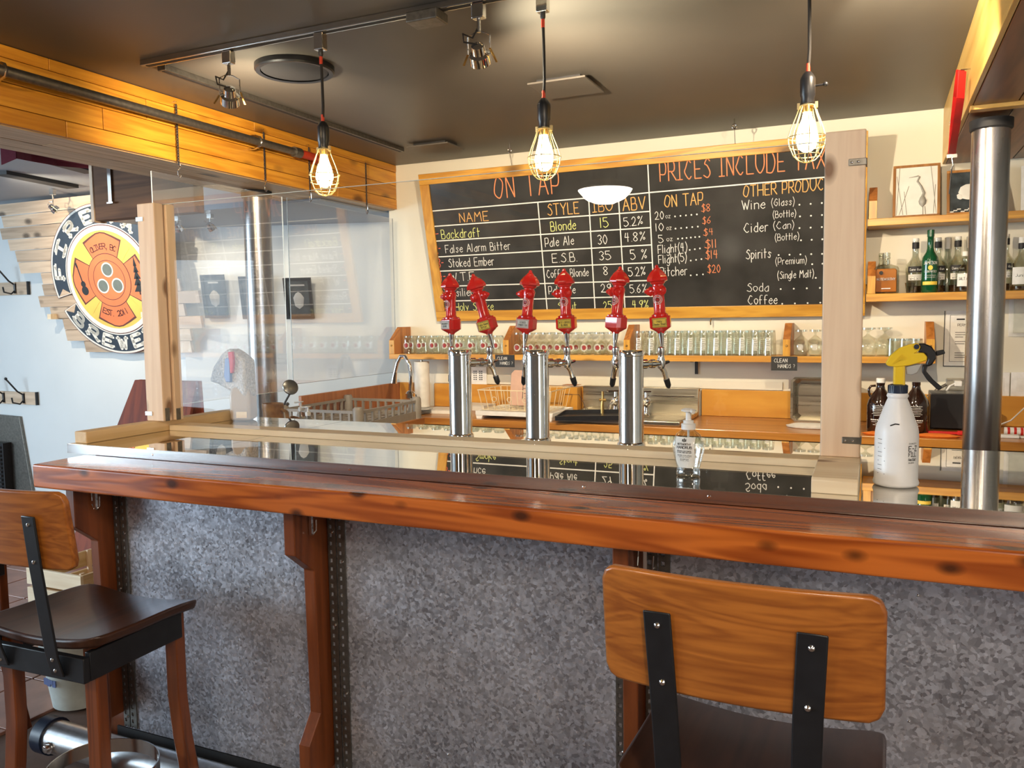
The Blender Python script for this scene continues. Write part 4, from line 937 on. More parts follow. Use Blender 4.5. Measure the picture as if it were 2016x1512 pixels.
e = B().box(x0-.003, x0, 4.491, 4.4986, z0-.003, z1).box(x0-.003, x1, 4.491, 4.4986, z0-.003, z0); wpart('frame', t, e, 'black')
q = OY(1995, 650, 4.49)
t = thing('clear_wall_box', 'clear plastic leaflet box on the wall beneath the bottle shelf, beyond the column', 'holder', (q.x+.03, 4.45, q.z-.02))
wpart('shell', t, B().box(q.x-.01, q.x+.10, 4.42, 4.423, q.z-.01, q.z+.16).box(q.x-.01, q.x-.007, 4.423, 4.498, q.z-.01, q.z+.16).box(q.x-.01, q.x+.10, 4.423, 4.498, q.z-.012, q.z-.009), 'glass')
wpart('back_sheet', t, B().box(q.x-.02, q.x+.11, 4.493, 4.498, q.z-.03, q.z+.17), 'paper')
# ------------------------------------------------------------------ glass shelf
SZ = 1.247
t = thing('glass_shelf', 'long pine shelf full of upturned glasses beneath the chalkboard', 'shelf', (-1.2, 4.4, SZ-.032))
sx1 = OY(1842, 700, 4.30).x
wpart('shelf_board', t, B().box(-2.755, sx1, 4.295, 4.4985, SZ-.031, SZ), 'shelf', bevel=.002)
bp_ = [(4.4984, SZ+.0005), (4.30, SZ+.0005), (4.30, SZ+.085), (4.395, SZ+.165), (4.4984, SZ+.165)]
for px in (767, 991, 1228, 1541, 1823):
    x = OY(px, 695, 4.30).x
    wpart('bracket', t, B().prism(bp_, x, x+.036, 'YZ'), 'bracket', bevel=.0015, smooth=0)
    wpart('front_block', t, B().box(x+.0005, x+.0355, 4.296, 4.2998, SZ+.001, SZ+.084), 'frame_z')
    wpart('screw', t, B().ball((x+.018, 4.295, SZ+.052), .006, 10), 'brass')
for px in (1365, 915): 
    x = OY(px, 720, 4.45).x; wpart('angle_iron', t, B().box(x, x+.016, 4.36, 4.498, SZ-.037, SZ-.0315).box(x, x+.016, 4.490, 4.4984, SZ-.11, SZ-.0315), 'dark')
def clean(px0, px1, lab):
    a, c = OY(px0, 699, 4.285), OY(px1, 728, 4.285); x0, x1 = a.x, c.x
    t = thing('hand_sign', lab, 'sign', ((x0+x1)/2, 4.29, SZ-.075))
    wpart('card', t, B().box(x0, x1, 4.2895, 4.2945, SZ-.072, SZ-.001), 'chalk_sign')
    e = B(); wd = x1-x0; U, V, n_ = Vector((1, 0, 0)), Vector((0, 0, 1)), Vector((0, -1, 0))
    letter(e, 'CLEAN', (x0+.12*wd, 4.2885, SZ-.030), U, V, .50*wd, .018, 1.1, N=n_); letter(e, 'HANDS ?', (x0+.27*wd, 4.2885, SZ-.058), U, V, .64*wd, .018, 1.1, N=n_)
    wpart('lettering', t, e, 'ch_white', smooth=0)
clean(974, 1012, 'small black clean-hands card on the shelf edge by the badge glasses')
clean(1518, 1569, 'small black clean-hands card on the shelf edge by the pint glasses')
def proto(name, outer, wall=.0022, badge=None, seg=20, etched=None):
    n = len(outer); inner = [(max(.0008, r-wall), z) for r, z in outer]
    b = B().lathe(outer, seg, cap=False).lathe([(r, z) for r, z in inner][::-1], seg, cap=False)
    t = thing(name, 'x', 'glass', (0, 0, -50))
    build('glass_body', b, 'glass', t, smooth=70)
    b = B(); z0, r0 = outer[0][1], outer[0][0]
    top = outer[-1]
    build('base_disc', B().lathe([(.001, top[1]-.010), (top[0]-.001, top[1]-.010), (top[0]-.0008, top[1]), (.001, top[1])], seg), 'gel', t)
    build('rim', B().tube([(r0*cos(a), r0*sin(a), z0+.001) for a in [2*pi*k/seg for k in range(seg)]], .0014, 5, True), 'glassd', t)
    if badge:
        bz, br, Rr = badge; b = B(); b2 = B()
        def wr_(a, r):
            x = r*cos(a); return Vector((Rr*sin(x/Rr), -Rr*cos(x/Rr), bz+r*sin(a)))
        for k in range(18):
            a0, a1 = 2*pi*k/18, 2*pi*(k+.62)/18
            b.add([wr_(a0, br*.72), wr_(a0, br), wr_(a1, br), wr_(a1, br*.72)], [(0, 1, 2, 3)])
            b2.add([wr_(2*pi*k/18, br*.60), wr_(2*pi*(k+1)/18, br*.60), wr_(0, 0)], [(0, 1, 2)])
        build('badge_ring', b, 'paper', t, smooth=0); build('badge_centre', b2, 'badge_red', t, smooth=0)
    if etched:
        bz, hgt, Rr = etched; b = B()
        for i in range(7):
            z = bz+hgt*(i/7-.5); wd = Rr*(.5+.25*((i*37) % 5)/5)
            for k in range(4):
                a0 = -pi/2+(k/4-.5)*wd/Rr*1.0; a1 = a0+wd/Rr/4*.8
                b.add([(Rr*cos(a0), Rr*sin(a0), z), (Rr*cos(a1), Rr*sin(a1), z), (Rr*cos(a1), Rr*sin(a1), z+hgt*.09), (Rr*cos(a0), Rr*sin(a0), z+hgt*.09)], [(0, 1, 2, 3)])
        build('etched_print', b, 'paper', t, smooth=0)
    return t
mugp = proto('beer_mug', [(.036, 0), (.0385, .012), (.0385, .085), (.036, .100), (.030, .110)], badge=(.052, .021, .0392))
gobp = proto('goblet', [(.030, 0), (.0375, .018), (.0395, .042), (.033, .066), (.014, .082), (.006, .090), (.0055, .112), (.010, .117), (.032, .122), (.032, .125)], badge=(.040, .021, .0402))
pintp = proto('pint_glass', [(.0360, 0), (.0360, .02), (.034, .07), (.031, .115), (.029, .130)], etched=(.062, .07, .0352))
tulp = proto('tulip_glass', [(.028, 0), (.036, .022), (.0385, .050), (.034, .078), (.014, .098), (.007, .104), (.0065, .116), (.030, .128), (.031, .131)], etched=(.045, .03, .0391))
tasp = proto('taster_glass', [(.030, 0), (.030, .006), (.0285, .05), (.026, .085)])
bigp = proto('snifter_glass', [(.034, 0), (.046, .026), (.049, .055), (.040, .085), (.013, .102), (.007, .108), (.0065, .118), (.036, .136), (.037, .139)])
SIDE = ['nearest the gooseneck tap', 'beside it']
first = set()
ORD = 'first second third fourth fifth sixth seventh eighth ninth tenth eleventh'.split()
def put_glasses(pr, pxs, y, lab, grp):
    for k, px in enumerate(pxs):
        x = OY(px, 695, y).x
        if pr.name not in first: o = pr; first.add(pr.name)
        else: o = tree_copy(pr, (0, 0, 0))
        o.location = (x, y, SZ+.0005); o['label'] = lab if len(pxs) == 1 else ORD[k]+' '+lab; o['group'] = grp
put_glasses(mugp, [806+25*k for k in range(8)], 4.345, 'badge mug from the tap end, front shelf row behind the first beer tower', 'front badge mugs by the tap')
put_glasses(mugp, [815+24.4*k for k in range(7)], 4.435, 'badge mug from the tap end, rear shelf row behind the first tower', 'rear badge mugs by the tap')
put_glasses(gobp, [1023+26.2*k for k in range(8)], 4.345, 'upturned red-badge goblet from the left, front row of the second shelf bay', 'front badge goblets')
put_glasses(gobp, [1037+25.4*k for k in range(7)], 4.435, 'upturned red-badge goblet from the left, rear row of the second shelf bay', 'rear badge goblets')
put_glasses(pintp, [1260+25.4*k for k in range(11)], 4.345, 'upturned etched pint glass from the left, front row of the third shelf bay', 'front pint glasses')
put_glasses(pintp, [1275+25.2*k for k in range(10)], 4.440, 'upturned etched pint glass from the left, rear row of the third shelf bay', 'rear pint glasses')
put_glasses(tulp, [1577, 1605, 1634, 1663], 4.345, 'upturned tulip glass from the shelf bracket towards the tall pine post', 'tulip glasses by the post')
put_glasses(bigp, [1708], 4.36, 'large upturned snifter glass right beside the tall pine post', 'large snifter glasses')
put_glasses(bigp, [1741], 4.43, 'large upturned snifter glass between front snifter and small tasters', 'large snifter glasses')
put_glasses(tasp, [1757, 1781, 1804], 4.345, 'small taster glass counted towards the column, front row above the spray bottle', 'front taster glasses')
put_glasses(tasp, [1758, 1780, 1802], 4.42, 'small taster glass counted towards the column, rear row above the spray bottle', 'rear taster glasses')
# ------------------------------------------------------------------ chalkboard
BY0, BZ0, BSL = 4.46, 1.446, .22
Vb = Vector((0, -BSL, 1)).normalized(); Ub = Vector((1, 0, 0)); Nb = Vector((0, -1, -BSL)).normalized()
def BP(px, py):
    r = ray(px, py); tt = (BY0-BSL*(CAMZ-BZ0))/(r.y+BSL*r.z); return CP+r*tt
X0, X1 = -2.50, -.058; LEN = .888
def bpt(x, v, n=0): return Vector((x, BY0, BZ0))+Vb*v+Nb*n
t = thing('chalkboard', 'big oak-framed menu chalkboard leaning out from the back wall', 'chalkboard', (-1.28, 4.46, BZ0))
def bbox(x0, x1, v0, v1, n0, n1):
    return B().add([bpt(x, v, n) for n in (n0, n1) for v in (v0, v1) for x in (x0, x1)], [(0, 2, 3, 1), (4, 5, 7, 6), (0, 1, 5, 4), (2, 6, 7, 3), (0, 4, 6, 2), (1, 3, 7, 5)])
wpart('slate', t, bbox(X0+.02, X1-.02, .02, LEN-.02, -.016, 0), 'board')
FW = .062
wpart('frame_rail', t, bbox(X0, X1, 0, FW, -.018, .010), 'frame', bevel=.002)
wpart('frame_rail', t, bbox(X0, X1, LEN-FW, LEN, -.018, .010), 'frame', bevel=.002)
wpart('frame_stile', t, bbox(X0, X0+FW, FW+.0005, LEN-FW-.0005, -.018, .0099), 'frame_z', bevel=.002)
wpart('frame_stile', t, bbox(X1-FW, X1, FW+.0005, LEN-FW-.0005, -.018, .0099), 'frame_z', bevel=.002)
cl = B()
def cline(a, c, wd=.0065):
    p, q = BP(*a)+Nb*.0012, BP(*c)+Nb*.0012; d = (q-p).normalized(); s = d.cross(Nb)*wd/2
    cl.add([p-s, q-s, q+s, p+s], [(0, 1, 2, 3)])
xi = X0+FW; xr = X1-FW
def hl(pl, pr, full=False): cline(pl, pr)
hl((845, 416), (1250, 382)); hl((1250, 382), (1279, 379)); hl((1279, 379), (1690, 343))
for a, c in (((850, 446), (1280, 416)), ((853, 475), (1281, 448)), ((858, 506), (1283, 482)), ((861, 534), (1284, 517)), ((864, 564), (1286, 552)), ((868, 593), (1287, 583))): cline(a, c)
cline((1059, 399), (1078, 618)); cline((1159, 391), (1172, 616)); cline((1217.6, 386), (1231, 614)); cline((1275, 314), (1289, 611))
wpart('chalk_line', t, cl, 'ch_white', smooth=0)
def chalk(tx, a, c, hpx, m, pen=.75, gap=2.0):
    pen *= .85; p, q = BP(*a), BP(*c); h_ = (BP(a[0], a[1]-hpx)-p).length
    b = letter(B(), tx, p, (q-p).normalized(), Vb, (q-p).length, h_, pen, gap, N=Nb, lift=.0014)
    return b
def chk(items):
    by = {}
    for tx, a, c, h_, m, *r in items:
        o = chalk(tx, a, c, h_, m, *r); wpart('chalk_lettering', t, o, m, smooth=0)
chk([('ON TAP', (975, 391), (1102, 380), 41, 'ch_orange', .5, 2.4), ('PRICES INCLUDE TAX', (1300, 357), (1625, 330), 36, 'ch_orange', .55),
     ('NAME', (906, 438), (962, 434), 18, 'ch_amber'), ('STYLE', (1079, 424), (1140, 420), 22, 'ch_amber'), ('IBU', (1167, 418), (1206, 414), 20, 'ch_amber'), ('ABV', (1227, 415), (1271, 411), 24, 'ch_amber'),
     ('1-', (854, 470), (864, 469), 18, 'ch_red'), ('2-', (858, 499), (868, 498), 18, 'ch_red'), ('3-', (863, 527), (874, 526), 18, 'ch_red'), ('4-', (866, 554), (878, 553), 18, 'ch_red'), ('5-', (869, 583), (880, 582), 16, 'ch_red'), ('6-', (872, 612), (884, 611), 16, 'ch_red'),
     ('Backdraft', (870, 470), (945, 466), 17, 'ch_yellow'), ('False Alarm Bitter', (878, 498), (1005, 491), 15, 'ch_white'), ('Stoked Ember', (884, 526), (973, 522), 16, 'ch_white'),
     ('W.T.F.', (888, 554), (938, 551), 16, 'ch_white'), ('Resilience', (882, 584), (950, 581), 15, 'ch_white'), ('Holy Smoke', (897, 612), (972, 610), 15, 'ch_yellow'),
     ('Blonde', (1085, 455), (1134, 451), 18, 'ch_yellow'), ('Pale Ale', (1074, 486), (1130, 481), 17, 'ch_white'), ('E.S.B.', (1088, 517), (1136, 514), 17, 'ch_white'),
     ('Coffee Blonde', (1077, 547), (1159, 543), 15, 'ch_white'), ('Pale Ale', (1081, 579), (1133, 577), 15, 'ch_white'), ('Stout', (1099, 610), (1135, 609), 14, 'ch_yellow'),
     ('15', (1183, 448), (1198, 447), 19, 'ch_yellow'), ('30', (1178, 481), (1197, 480), 18, 'ch_white'), ('35', (1181, 512), (1203, 511), 17, 'ch_white'), ('8', (1189, 541), (1198, 541), 16, 'ch_white'), ('29', (1184, 575), (1203, 575), 16, 'ch_white'), ('25', (1189, 609), (1205, 608), 15, 'ch_yellow'),
     ('5.2%', (1229, 446), (1267, 442), 17, 'ch_white'), ('4.8%', (1231, 476), (1272, 473), 17, 'ch_white'), ('5 %', (1242, 511), (1275, 510), 19, 'ch_white'), ('5.2%', (1238, 544), (1272, 542), 17, 'ch_white'), ('5.6%', (1241, 577), (1275, 575), 16, 'ch_white'), ('4.9%', (1246, 608), (1278, 607), 16, 'ch_yellow'),
     ('ON TAP', (1309, 408), (1384, 402), 23, 'ch_amber'), ('OTHER PRODUCTS', (1464, 388), (1650, 371), 22, 'ch_amber'),
     ('20', (1290, 432), (1308, 431), 15, 'ch_white'), ('oz', (1311, 430), (1320, 429), 9, 'ch_white'), ('10', (1292, 455), (1308, 454), 15, 'ch_white'), ('oz', (1313, 453), (1322, 452), 9, 'ch_white'), ('5', (1297, 478), (1306, 478), 15, 'ch_white'), ('oz', (1313, 475), (1324, 474), 9, 'ch_white'),
     ('Flight(4)', (1296, 499), (1353, 494), 16, 'ch_white'), ('Flight(5)', (1297, 519), (1352, 514), 16, 'ch_white'), ('Pitcher', (1300, 544), (1353, 541), 17, 'ch_white'),
     ('$8', (1381, 417), (1399, 415), 14, 'ch_orange'), ('$6', (1383, 441), (1400, 439), 13, 'ch_orange'), ('$4', (1385, 464), (1405, 462), 13, 'ch_orange'), ('$11', (1388, 489), (1411, 487), 16, 'ch_orange'), ('$14', (1389, 510), (1414, 508), 16, 'ch_orange'), ('$20', (1393, 537), (1419, 536), 15, 'ch_orange'),
     ('Wine', (1461, 413), (1506, 410), 18, 'ch_white'), ('(Glass)', (1519, 406), (1564, 403), 14, 'ch_white'), ('(Bottle)', (1522, 429), (1567, 426), 13, 'ch_white'),
     ('Cider', (1465, 458), (1512, 455), 18, 'ch_white'), ('(Can)', (1523, 451), (1563, 449), 14, 'ch_white'), ('(Bottle)', (1526, 474), (1573, 471), 13, 'ch_white'),
     ('Spirits', (1469, 510), (1518, 507), 18, 'ch_white'), ('(Premium)', (1527, 521), (1588, 518), 13, 'ch_white'), ('(Single Malt)', (1531, 549), (1602, 545), 14, 'ch_white'),
     ('Soda', (1471, 574), (1513, 573), 16, 'ch_white'), ('Coffee', (1473, 599), (1530, 598), 17, 'ch_white')])
db = B()
def dots(pts):
    for x, y in pts:
        disc(db, BP(x, y)+Nb*.0014, Ub, Vb, .0045, seg=8)
for y0, y1, x0_, x1_, n in ((426, 422, 1329, 1372, 5), (450, 446, 1330, 1374, 5), (470, 466, 1335, 1377, 6), (492, 489, 1358, 1378, 3), (513, 510, 1360, 1381, 3), (542, 540, 1360, 1384, 3),
                            (403, 398, 1574, 1640, 4), (426, 422, 1575, 1640, 4), (449, 446, 1574, 1640, 4), (473, 470, 1577, 1640, 4), (502, 499, 1533, 1640, 6), (520, 518, 1599, 1640, 3), (547, 545, 1606, 1640, 2), (569, 566, 1537, 1640, 5), (598, 595, 1540, 1640, 5)):
    dots([(x0_+(x1_-x0_)*k/(n-1), y0+(y1-y0)*k/(n-1)) for k in range(n)])
wpart('chalk_dots', t, db, 'ch_white', smooth=0)
# erased smudge of older chalk
for px, py in ((1007, 300), (1447, 252), (1490, 262)):
    a = BP(px, py+18); x = a.x
    if px != 1490:
        top = bpt(x, LEN)
        wpart('hanging_wire', t, B().tube([top, (x, 4.24, 2.385)], .0016, 6), 'chrome_w')
        wpart('screw_eye', t, B().tube([(x+.010*cos(q), 4.24, 2.392+.011*sin(q)) for q in [2*pi*k/12 for k in range(12)]], .003, 6, True).tube([(x, 4.24, 2.403), (x, 4.24, 2.4295)], .0035, 6), 'chrome_w')
# small hook in the wall beneath the board
p = OY(1400, 632, 4.47); solo('wall_hook', 'small chrome hook on the wall beneath the chalkboard frame', 'hook', B().tube([(p.x, 4.498, p.z+.01), (p.x, 4.47, p.z+.01), (p.x, 4.455, p.z-.005), (p.x, 4.46, p.z-.02)], .004, 8), 'chrome')
# ------------------------------------------------------------------ upper shelves
def shelf(z, th, m, lab, brx):
    t = thing('wall_shelf', lab, 'shelf', (.8, 4.4, z-th))
    wpart('shelf_board', t, B().box(-.052, 1.9, 4.30, 4.4985, z-th, z), m, bevel=.002)
    pr = [(4.4984, z+.0005), (4.31, z+.0005), (4.31, z+.085), (4.395, z+.16), (4.4984, z+.16)]
    wpart('bracket', t, B().prism(pr, -.048, -.012, 'YZ'), 'bracket', bevel=.0015, smooth=0)
    wpart('front_block', t, B().box(-.0475, -.0125, 4.305, 4.3097, z+.001, z+.085), 'frame_z')
    wpart('bracket', t, B().prism(pr, 1.5, 1.54, 'YZ'), 'bracket', smooth=0)
shelf(1.905, .034, 'frame', 'upper wooden wall shelf holding the bird pictures', 0)
shelf(1.549, .037, 'shelf', 'lower wooden wall shelf holding the liquor bottles', 0)
def picture(TL, TR, BL, yb, yt, lab, frame, kind):
    a, c, d = OY(*TL, yt), OY(*TR, yt), OY(*BL, yb); wd = c.x-d.x; hh = sqrt((a.z-1.906)**2+(yt-yb)**2)
    t = thing('framed_picture', lab, 'picture', (d.x+wd/2, yb, 1.9055)); t.rotation_euler = (-atan2(yt-yb, a.z-1.906), 0, 0)
    w2 = wd/2; f = .012
    build('print', B().box(-w2+f*.7, w2-f*.7, .004, .008, f*.7, hh-f*.7), 'photo_light' if kind == 'heron' else 'photo_dark', t)
    for q in (((-w2, w2), (0, f)), ((-w2, w2), (hh-f, hh)), ((-w2, -w2+f), (f+.0003, hh-f-.0003)), ((w2-f, w2), (f+.0003, hh-f-.0003))):
        build('frame_strip', B().box(q[0][0], q[0][1], 0, .014, q[1][0], q[1][1]), frame, t, bevel=.001, seg=1)
    if kind == 'heron':
        b = B(); U, V, y = Vector((1, 0, 0)), Vector((0, 0, 1)), .0030
        def P(u, v): return Vector(((u-.5)*wd, y, v*hh))
        b.tube([P(.60, .30), P(.66, .45), P(.60, .58), P(.52, .68), P(.56, .76), P(.52, .79)], [.010, .007, .005, .005, .005, .003], 6)
        b.tube([P(.54, .78), P(.34, .76)], [.004, .001], 5); b.lathe([(.001, -.03), (.014, -.015), (.017, 0), (.010, .02), (.001, .03)], 10, P(.63, .30)); b.tube([P(.64, .2), P(.64, .03)], .0018, 5); b.tube([P(.68, .2), P(.70, .03)], .0018, 5)
        build('heron_print', b, 'heron', t); b = B()
        for u0, u1, v1 in ((.08, .14, .95), (.14, .34, .6), (.22, .08, .8), (.30, .24, .5), (.92, .80, .95), (.86, .90, .6)): b.tube([P(u0, .06), P(u1, v1)], .0012, 4)
        build('reed_print', b, 'heron', t)
    else:
        b = B().lathe([(.001, -.04), (.028, -.03), (.045, 0), (.036, .026), (.016, .038), (.001, .040)], 16, (0, .0045, hh*.50), Matrix.Scale(1, 3), sy=.06)
        b.lathe([(.001, -.02), (.014, -.01), (.016, .006), (.001, .018)], 12, (-.035, .0045, hh*.42), sy=.1)
        build('bird_print', b, 'photo_light', t); b = B()
        for k in range(9): b.box(-w2+.012+.015*k, -w2+.028+.015*k, .0030, .0039, .014+.006*(k % 3), .019+.006*(k % 3))
        build('ripple_print', b, 'photo_light', t)
picture((1762, 327), (1852, 318), (1757, 430), 4.34, 4.40, 'light heron picture in a thin wood frame on the upper shelf', 'walnut', 'heron')
picture((1868, 336), (1952, 328), (1864, 424), 4.34, 4.40, 'dark picture with a white bird, partly behind the thick column', 'walnut', 'bird')
q = OY(2012, 330, 4.40); q2 = OY(2006, 415, 4.34)
t = thing('framed_picture', 'pale matted picture on the upper shelf, beyond the thick column', 'picture', (q.x+.06, 4.38, 1.9055)); t.rotation_euler = (-.14, 0, 0)
build('print', B().box(-.045, .15, .004, .008, .015, .20), 'photo_dark', t); build('mat_board', B().box(-.06, .165, .0081, .012, 0, .215), 'paper', t)
# ------------------------------------------------------------------ bottles
LZ = 1.5495
def bottle(name, lab, px, Y, prof, glass, liquid=None, lev=0, cap=None, label=None, sq=False, extra=None, cat='bottle'):
    x = OY(px, 560, Y).x; t = thing(name, lab, cat, (x, Y, LZ)); seg = 4 if sq else 24
    R = Matrix.Rotation(pi/4, 3, 'Z') if sq else None
    bd = build('glass_body', B().lathe(prof, seg, R=R) if not sq else B().lathe([(r*1.3 if z < .6*prof[-1][1] else r, z) for r, z in prof], 4, R=R), glass, t, smooth=50, bevel=.004 if sq else 0)
    if liquid:
        pl = [(max(.001, r-.004), max(z, .006)) for r, z in prof if z <= lev]+[(max(.001, [r for r, z in prof if z <= lev][-1]-.004), lev)]
        build('liquid', B().lathe([(r*1.28 if sq else r, z) for r, z in pl], seg, R=R), liquid, t, bevel=.003 if sq else 0)
    if cap: build('stopper', B().lathe([(cap[1], cap[3]), (cap[1], cap[4]), (cap[1]*.9, cap[4]+.002), (.001, cap[4]+.002)], 16), cap[0], t)
    if cap and len(cap) > 5: build('neck_seal', B().lathe([(cap[5], cap[6]), (cap[5], cap[7])], 16, cap=False), cap[2], t)
    if label:
        for (lm, lr, z0, z1, half, txt, tm_) in label:
            if sq: build('paper_label', B().box(-half, half, -lr-.0012, -lr, z0, z1), lm, t)
            else:
                n = 14; vs = []; fs = []
                for k in range(n+1):
                    a = -pi/2+(k/n-.5)*2*half
                    vs += [(lr*cos(a), lr*sin(a), z0), (lr*cos(a), lr*sin(a), z1)]
                for k in range(n): fs.append((2*k, 2*k+2, 2*k+3, 2*k+1))
                build('paper_label', B().add(vs, fs), lm, t)
            e = B()
            for tx, zz, hh, wd in txt:
                s = B(); letter(s, tx, (-wd/2, 0, zz), (1, 0, 0), (0, 0, 1), wd, hh, 1.0, N=Vector((0, -1, 0)))
                for v in s.v:
                    if sq: v.y = -lr-.0018
                    else: a = v.x/(lr+.0006); v.x = (lr+.0006)*sin(a); v.y = -(lr+.0006)*cos(a)
                e.v += s.v; o_ = len(e.v)-len(s.v); e.f += [[i+o_ for i in f] for f in s.f]
            if txt: build('lettering', e, tm_, t, smooth=0)
    return t
sqp = [(.033, 0), (.036, .004), (.036, .118), (.030, .130), (.014, .140), (.0125, .165), (.0145, .168), (.0145, .178)]
nb = OY(1744, 560, 4.375)
t = thing('whisky_bottle', 'square clear bottle of amber liquor at the post end of the bottle shelf', 'bottle', (nb.x, 4.375, LZ))
build('glass_body', B().prism([(-.054, 0), (.054, 0), (.056, .006), (.056, .118), (.050, .130), (.020, .140), (-.020, .140), (-.050, .130), (-.056, .118), (-.056, .006)], -.030, .030), 'glassd', t, bevel=.006)
build('neck', B().lathe([(.0165, .139), (.0155, .165), (.019, .168), (.019, .176)], 18), 'glassd', t)
build('stopper', B().lathe([(.014, .1765), (.018, .178), (.018, .196), (.001, .198)], 18), 'glassd', t)
build('liquor', B().prism([(-.047, .008), (.047, .008), (.047, .112), (.040, .120), (-.040, .120), (-.047, .112)], -.022, .022), 'liquor_amber', t, bevel=.004)
e = letter(B(), 'NOTEWORTHY', (-.040, -.0312, .064), (1, 0, 0), (0, 0, 1), .080, .011, 1.3, N=Vector((0, -1, 0))); build('lettering', e, 'paper', t, smooth=0)
e = B(); disc(e, (-.022, -.0312, .100), (1, 0, 0), (0, 0, 1), .009); build('round_mark', e, 'ink', t); e = B().box(-.020, .020, -.0316, -.0310, .022, .027); build('printed_bar', e, 'paper', t)
wp = [(.036, 0), (.0385, .005), (.0385, .075), (.045, .115), (.040, .140), (.022, .162), (.0145, .178), (.0135, .235), (.015, .237), (.015, .250)]
def whisky(px, Y, lab, seg=None):
    bottle('whisky_bottle', lab, px, Y, [(r*.98, z) for r, z in wp], 'glassd', 'liquor_dark', .035, ('paper', .0145, 'ink', .244, .262, .0155, .215, .244),
           [('ink', .0462, .098, .128, .75, [('Dane Gun', .108, .010, .052)], 'paper'), ('paper', .0405, .062, .090, .85, [('CANADIAN', .079, .005, .05), ('WHISKY', .065, .009, .05)], 'ink')])
whisky(1801, 4.43, 'clear whisky bottle with oval black label standing behind the shot glass')
whisky(1845, 4.445, 'clear whisky bottle hidden behind the tall green bottle')
whisky(1884, 4.43, 'clear whisky bottle with oval black label between green bottle and column')
bottle('whisky_bottle', 'tall green whiskey bottle standing in front on the shelf', 1830, 4.355, [(.034, 0), (.0365, .004), (.0365, .150), (.034, .165), (.018, .192), (.0145, .210), (.0140, .262), (.0155, .264), (.0155, .268)], 'green', None, 0,
       ('green', .0158, 'green', .262, .292), [('logo_green' if False else 'green', .0370, .060, .150, .95, [('JAMESON', .132, .013, .060), ('CASKMATES', .094, .009, .056), ('TRIPLE DISTILLED', .078, .004, .05), ('IRISH WHISKEY', .069, .004, .048)], 'paper'), ('stk_yellow', .0372, .036, .052, .95, [], 'ink')])
t = [o for o in bpy.data.objects if o.name.startswith('whisky_bottle')][-1]
e = B(); disc(e, (0, -.0386, .116), (1, 0, 0), (0, 0, 1), .010, .011); build('crest_print', e, 'stk_yellow', t)
bottle('gin_bottle', 'short round bottle with a white label beside the thick column', 1899, 4.365, [(.038, 0), (.040, .004), (.040, .085), (.034, .108), (.014, .126), (.012, .165), (.014, .167)], 'glassd', 'liquor_dark', .022, ('paper', .0125, 'ink', .165, .185),
       [('paper', .0405, .026, .084, .95, [('SALT APER', .055, .012, .058)], 'ink')])
bottle('gin_bottle', 'round clear bottle with a cream label, beyond the thick column', 2010, 4.365, [(.044, 0), (.047, .005), (.047, .09), (.042, .125), (.018, .160), (.014, .19), (.014, .215)], 'glassd', 'liquor_dark', .02, ('paper', .014, 'ink', .214, .240, .0155, .19, .215),
       [('paper', .0475, .028, .105, .95, [('Juniper', .062, .013, .058)], 'logo_green')])
whisky(1978, 4.43, 'clear whisky bottle peeking out beside the far edge of the thick column')
bottle('liquor_bottle', 'small clear bottle tucked behind the square amber bottle', 1734, 4.462, [(.022, 0), (.024, .12), (.012, .15), (.011, .19)], 'glassd', None, 0, ('glassd', .012, 'ink', .185, .20))
bottle('liquor_bottle', 'clear bottle with a grey seal in the back row by the green bottle', 1864, 4.468, [(.022, 0), (.024, .15), (.014, .18), (.012, .24)], 'glassd', None, 0, ('grey_plate', .014, 'ink', .21, .262))
bottle('liquor_bottle', 'clear bottle with a grey seal in the back row by the column', 1907, 4.468, [(.022, 0), (.024, .15), (.014, .18), (.012, .24)], 'glassd', None, 0, ('grey_plate', .014, 'ink', .21, .262))
for px, Y, lab in ((1712, 4.345, 'shot glass at the very end of the bottle shelf'), (1791, 4.33, 'faceted shot glass between amber bottle and green bottle')):
    x = OY(px, 570, Y).x; t = thing('shot_glass', lab, 'glass', (x, Y, LZ))
    build('glass_body', B().lathe([(.014, 0), (.022, .048)], 10, cap=False).lathe([(.020, .048), (.0125, .012), (.001, .012)], 10, cap=False), 'glassd', t, smooth=0); build('glass_base', B().lathe([(.0138, 0), (.0142, .010)], 10), 'gel', t)
# ------------------------------------------------------------------ lanyard on the right beam
t = thing('lanyard', 'red lanyard with white script hanging from the plywood beam', 'lanyard', (.262, 3.43, 2.03))
a = [OX(x, y, .262) for x, y in ((1906, 136), (1899, 190), (1892, 250), (1888, 302))]
c = [OX(x, y, .258) for x, y in ((1910, 136), (1906, 190), (1898, 240), (1892, 302))]
def flat(path, wd, th=.002, d=(0, 1, 0)):
    b = B(); d = Vector(d)
    for p, q in zip(path, path[1:]): b.add([p-d*wd/2, p+d*wd/2, q+d*wd/2, q-d*wd/2, p-d*wd/2+Vector((-th, 0, 0)), p+d*wd/2+Vector((-th, 0, 0)), q+d*wd/2+Vector((-th, 0, 0)), q-d*wd/2+Vector((-th, 0, 0))], [(0, 1, 2, 3), (7, 6, 5, 4), (0, 4, 5, 1), (1, 5, 6, 2), (2, 6, 7, 3), (3, 7, 4, 0)])
    return b
Dd = Vector((.75, .66, 0)); a = [p+Vector((-.022, 0, 0)) for p in a]; c = [p+Vector((-.020, .012, 0)) for p in c]
wpart('strap', t, flat(a, .034, .002, Dd), 'ribbon'); wpart('strap', t, flat(c[:3]+[a[-1]], .030, .002, Dd), 'ribbon')
e = letter(B(), 'Back to Me', a[3]+Vector((-.004, -.006, .02)), Vector((0, 0, 1)), -Dd, .105, .016, .9, N=Vector((-.66, .75, 0)) if False else Vector((.66, -.75, 0)), lift=.003)
wpart('lettering', t, e, 'paper', smooth=0)
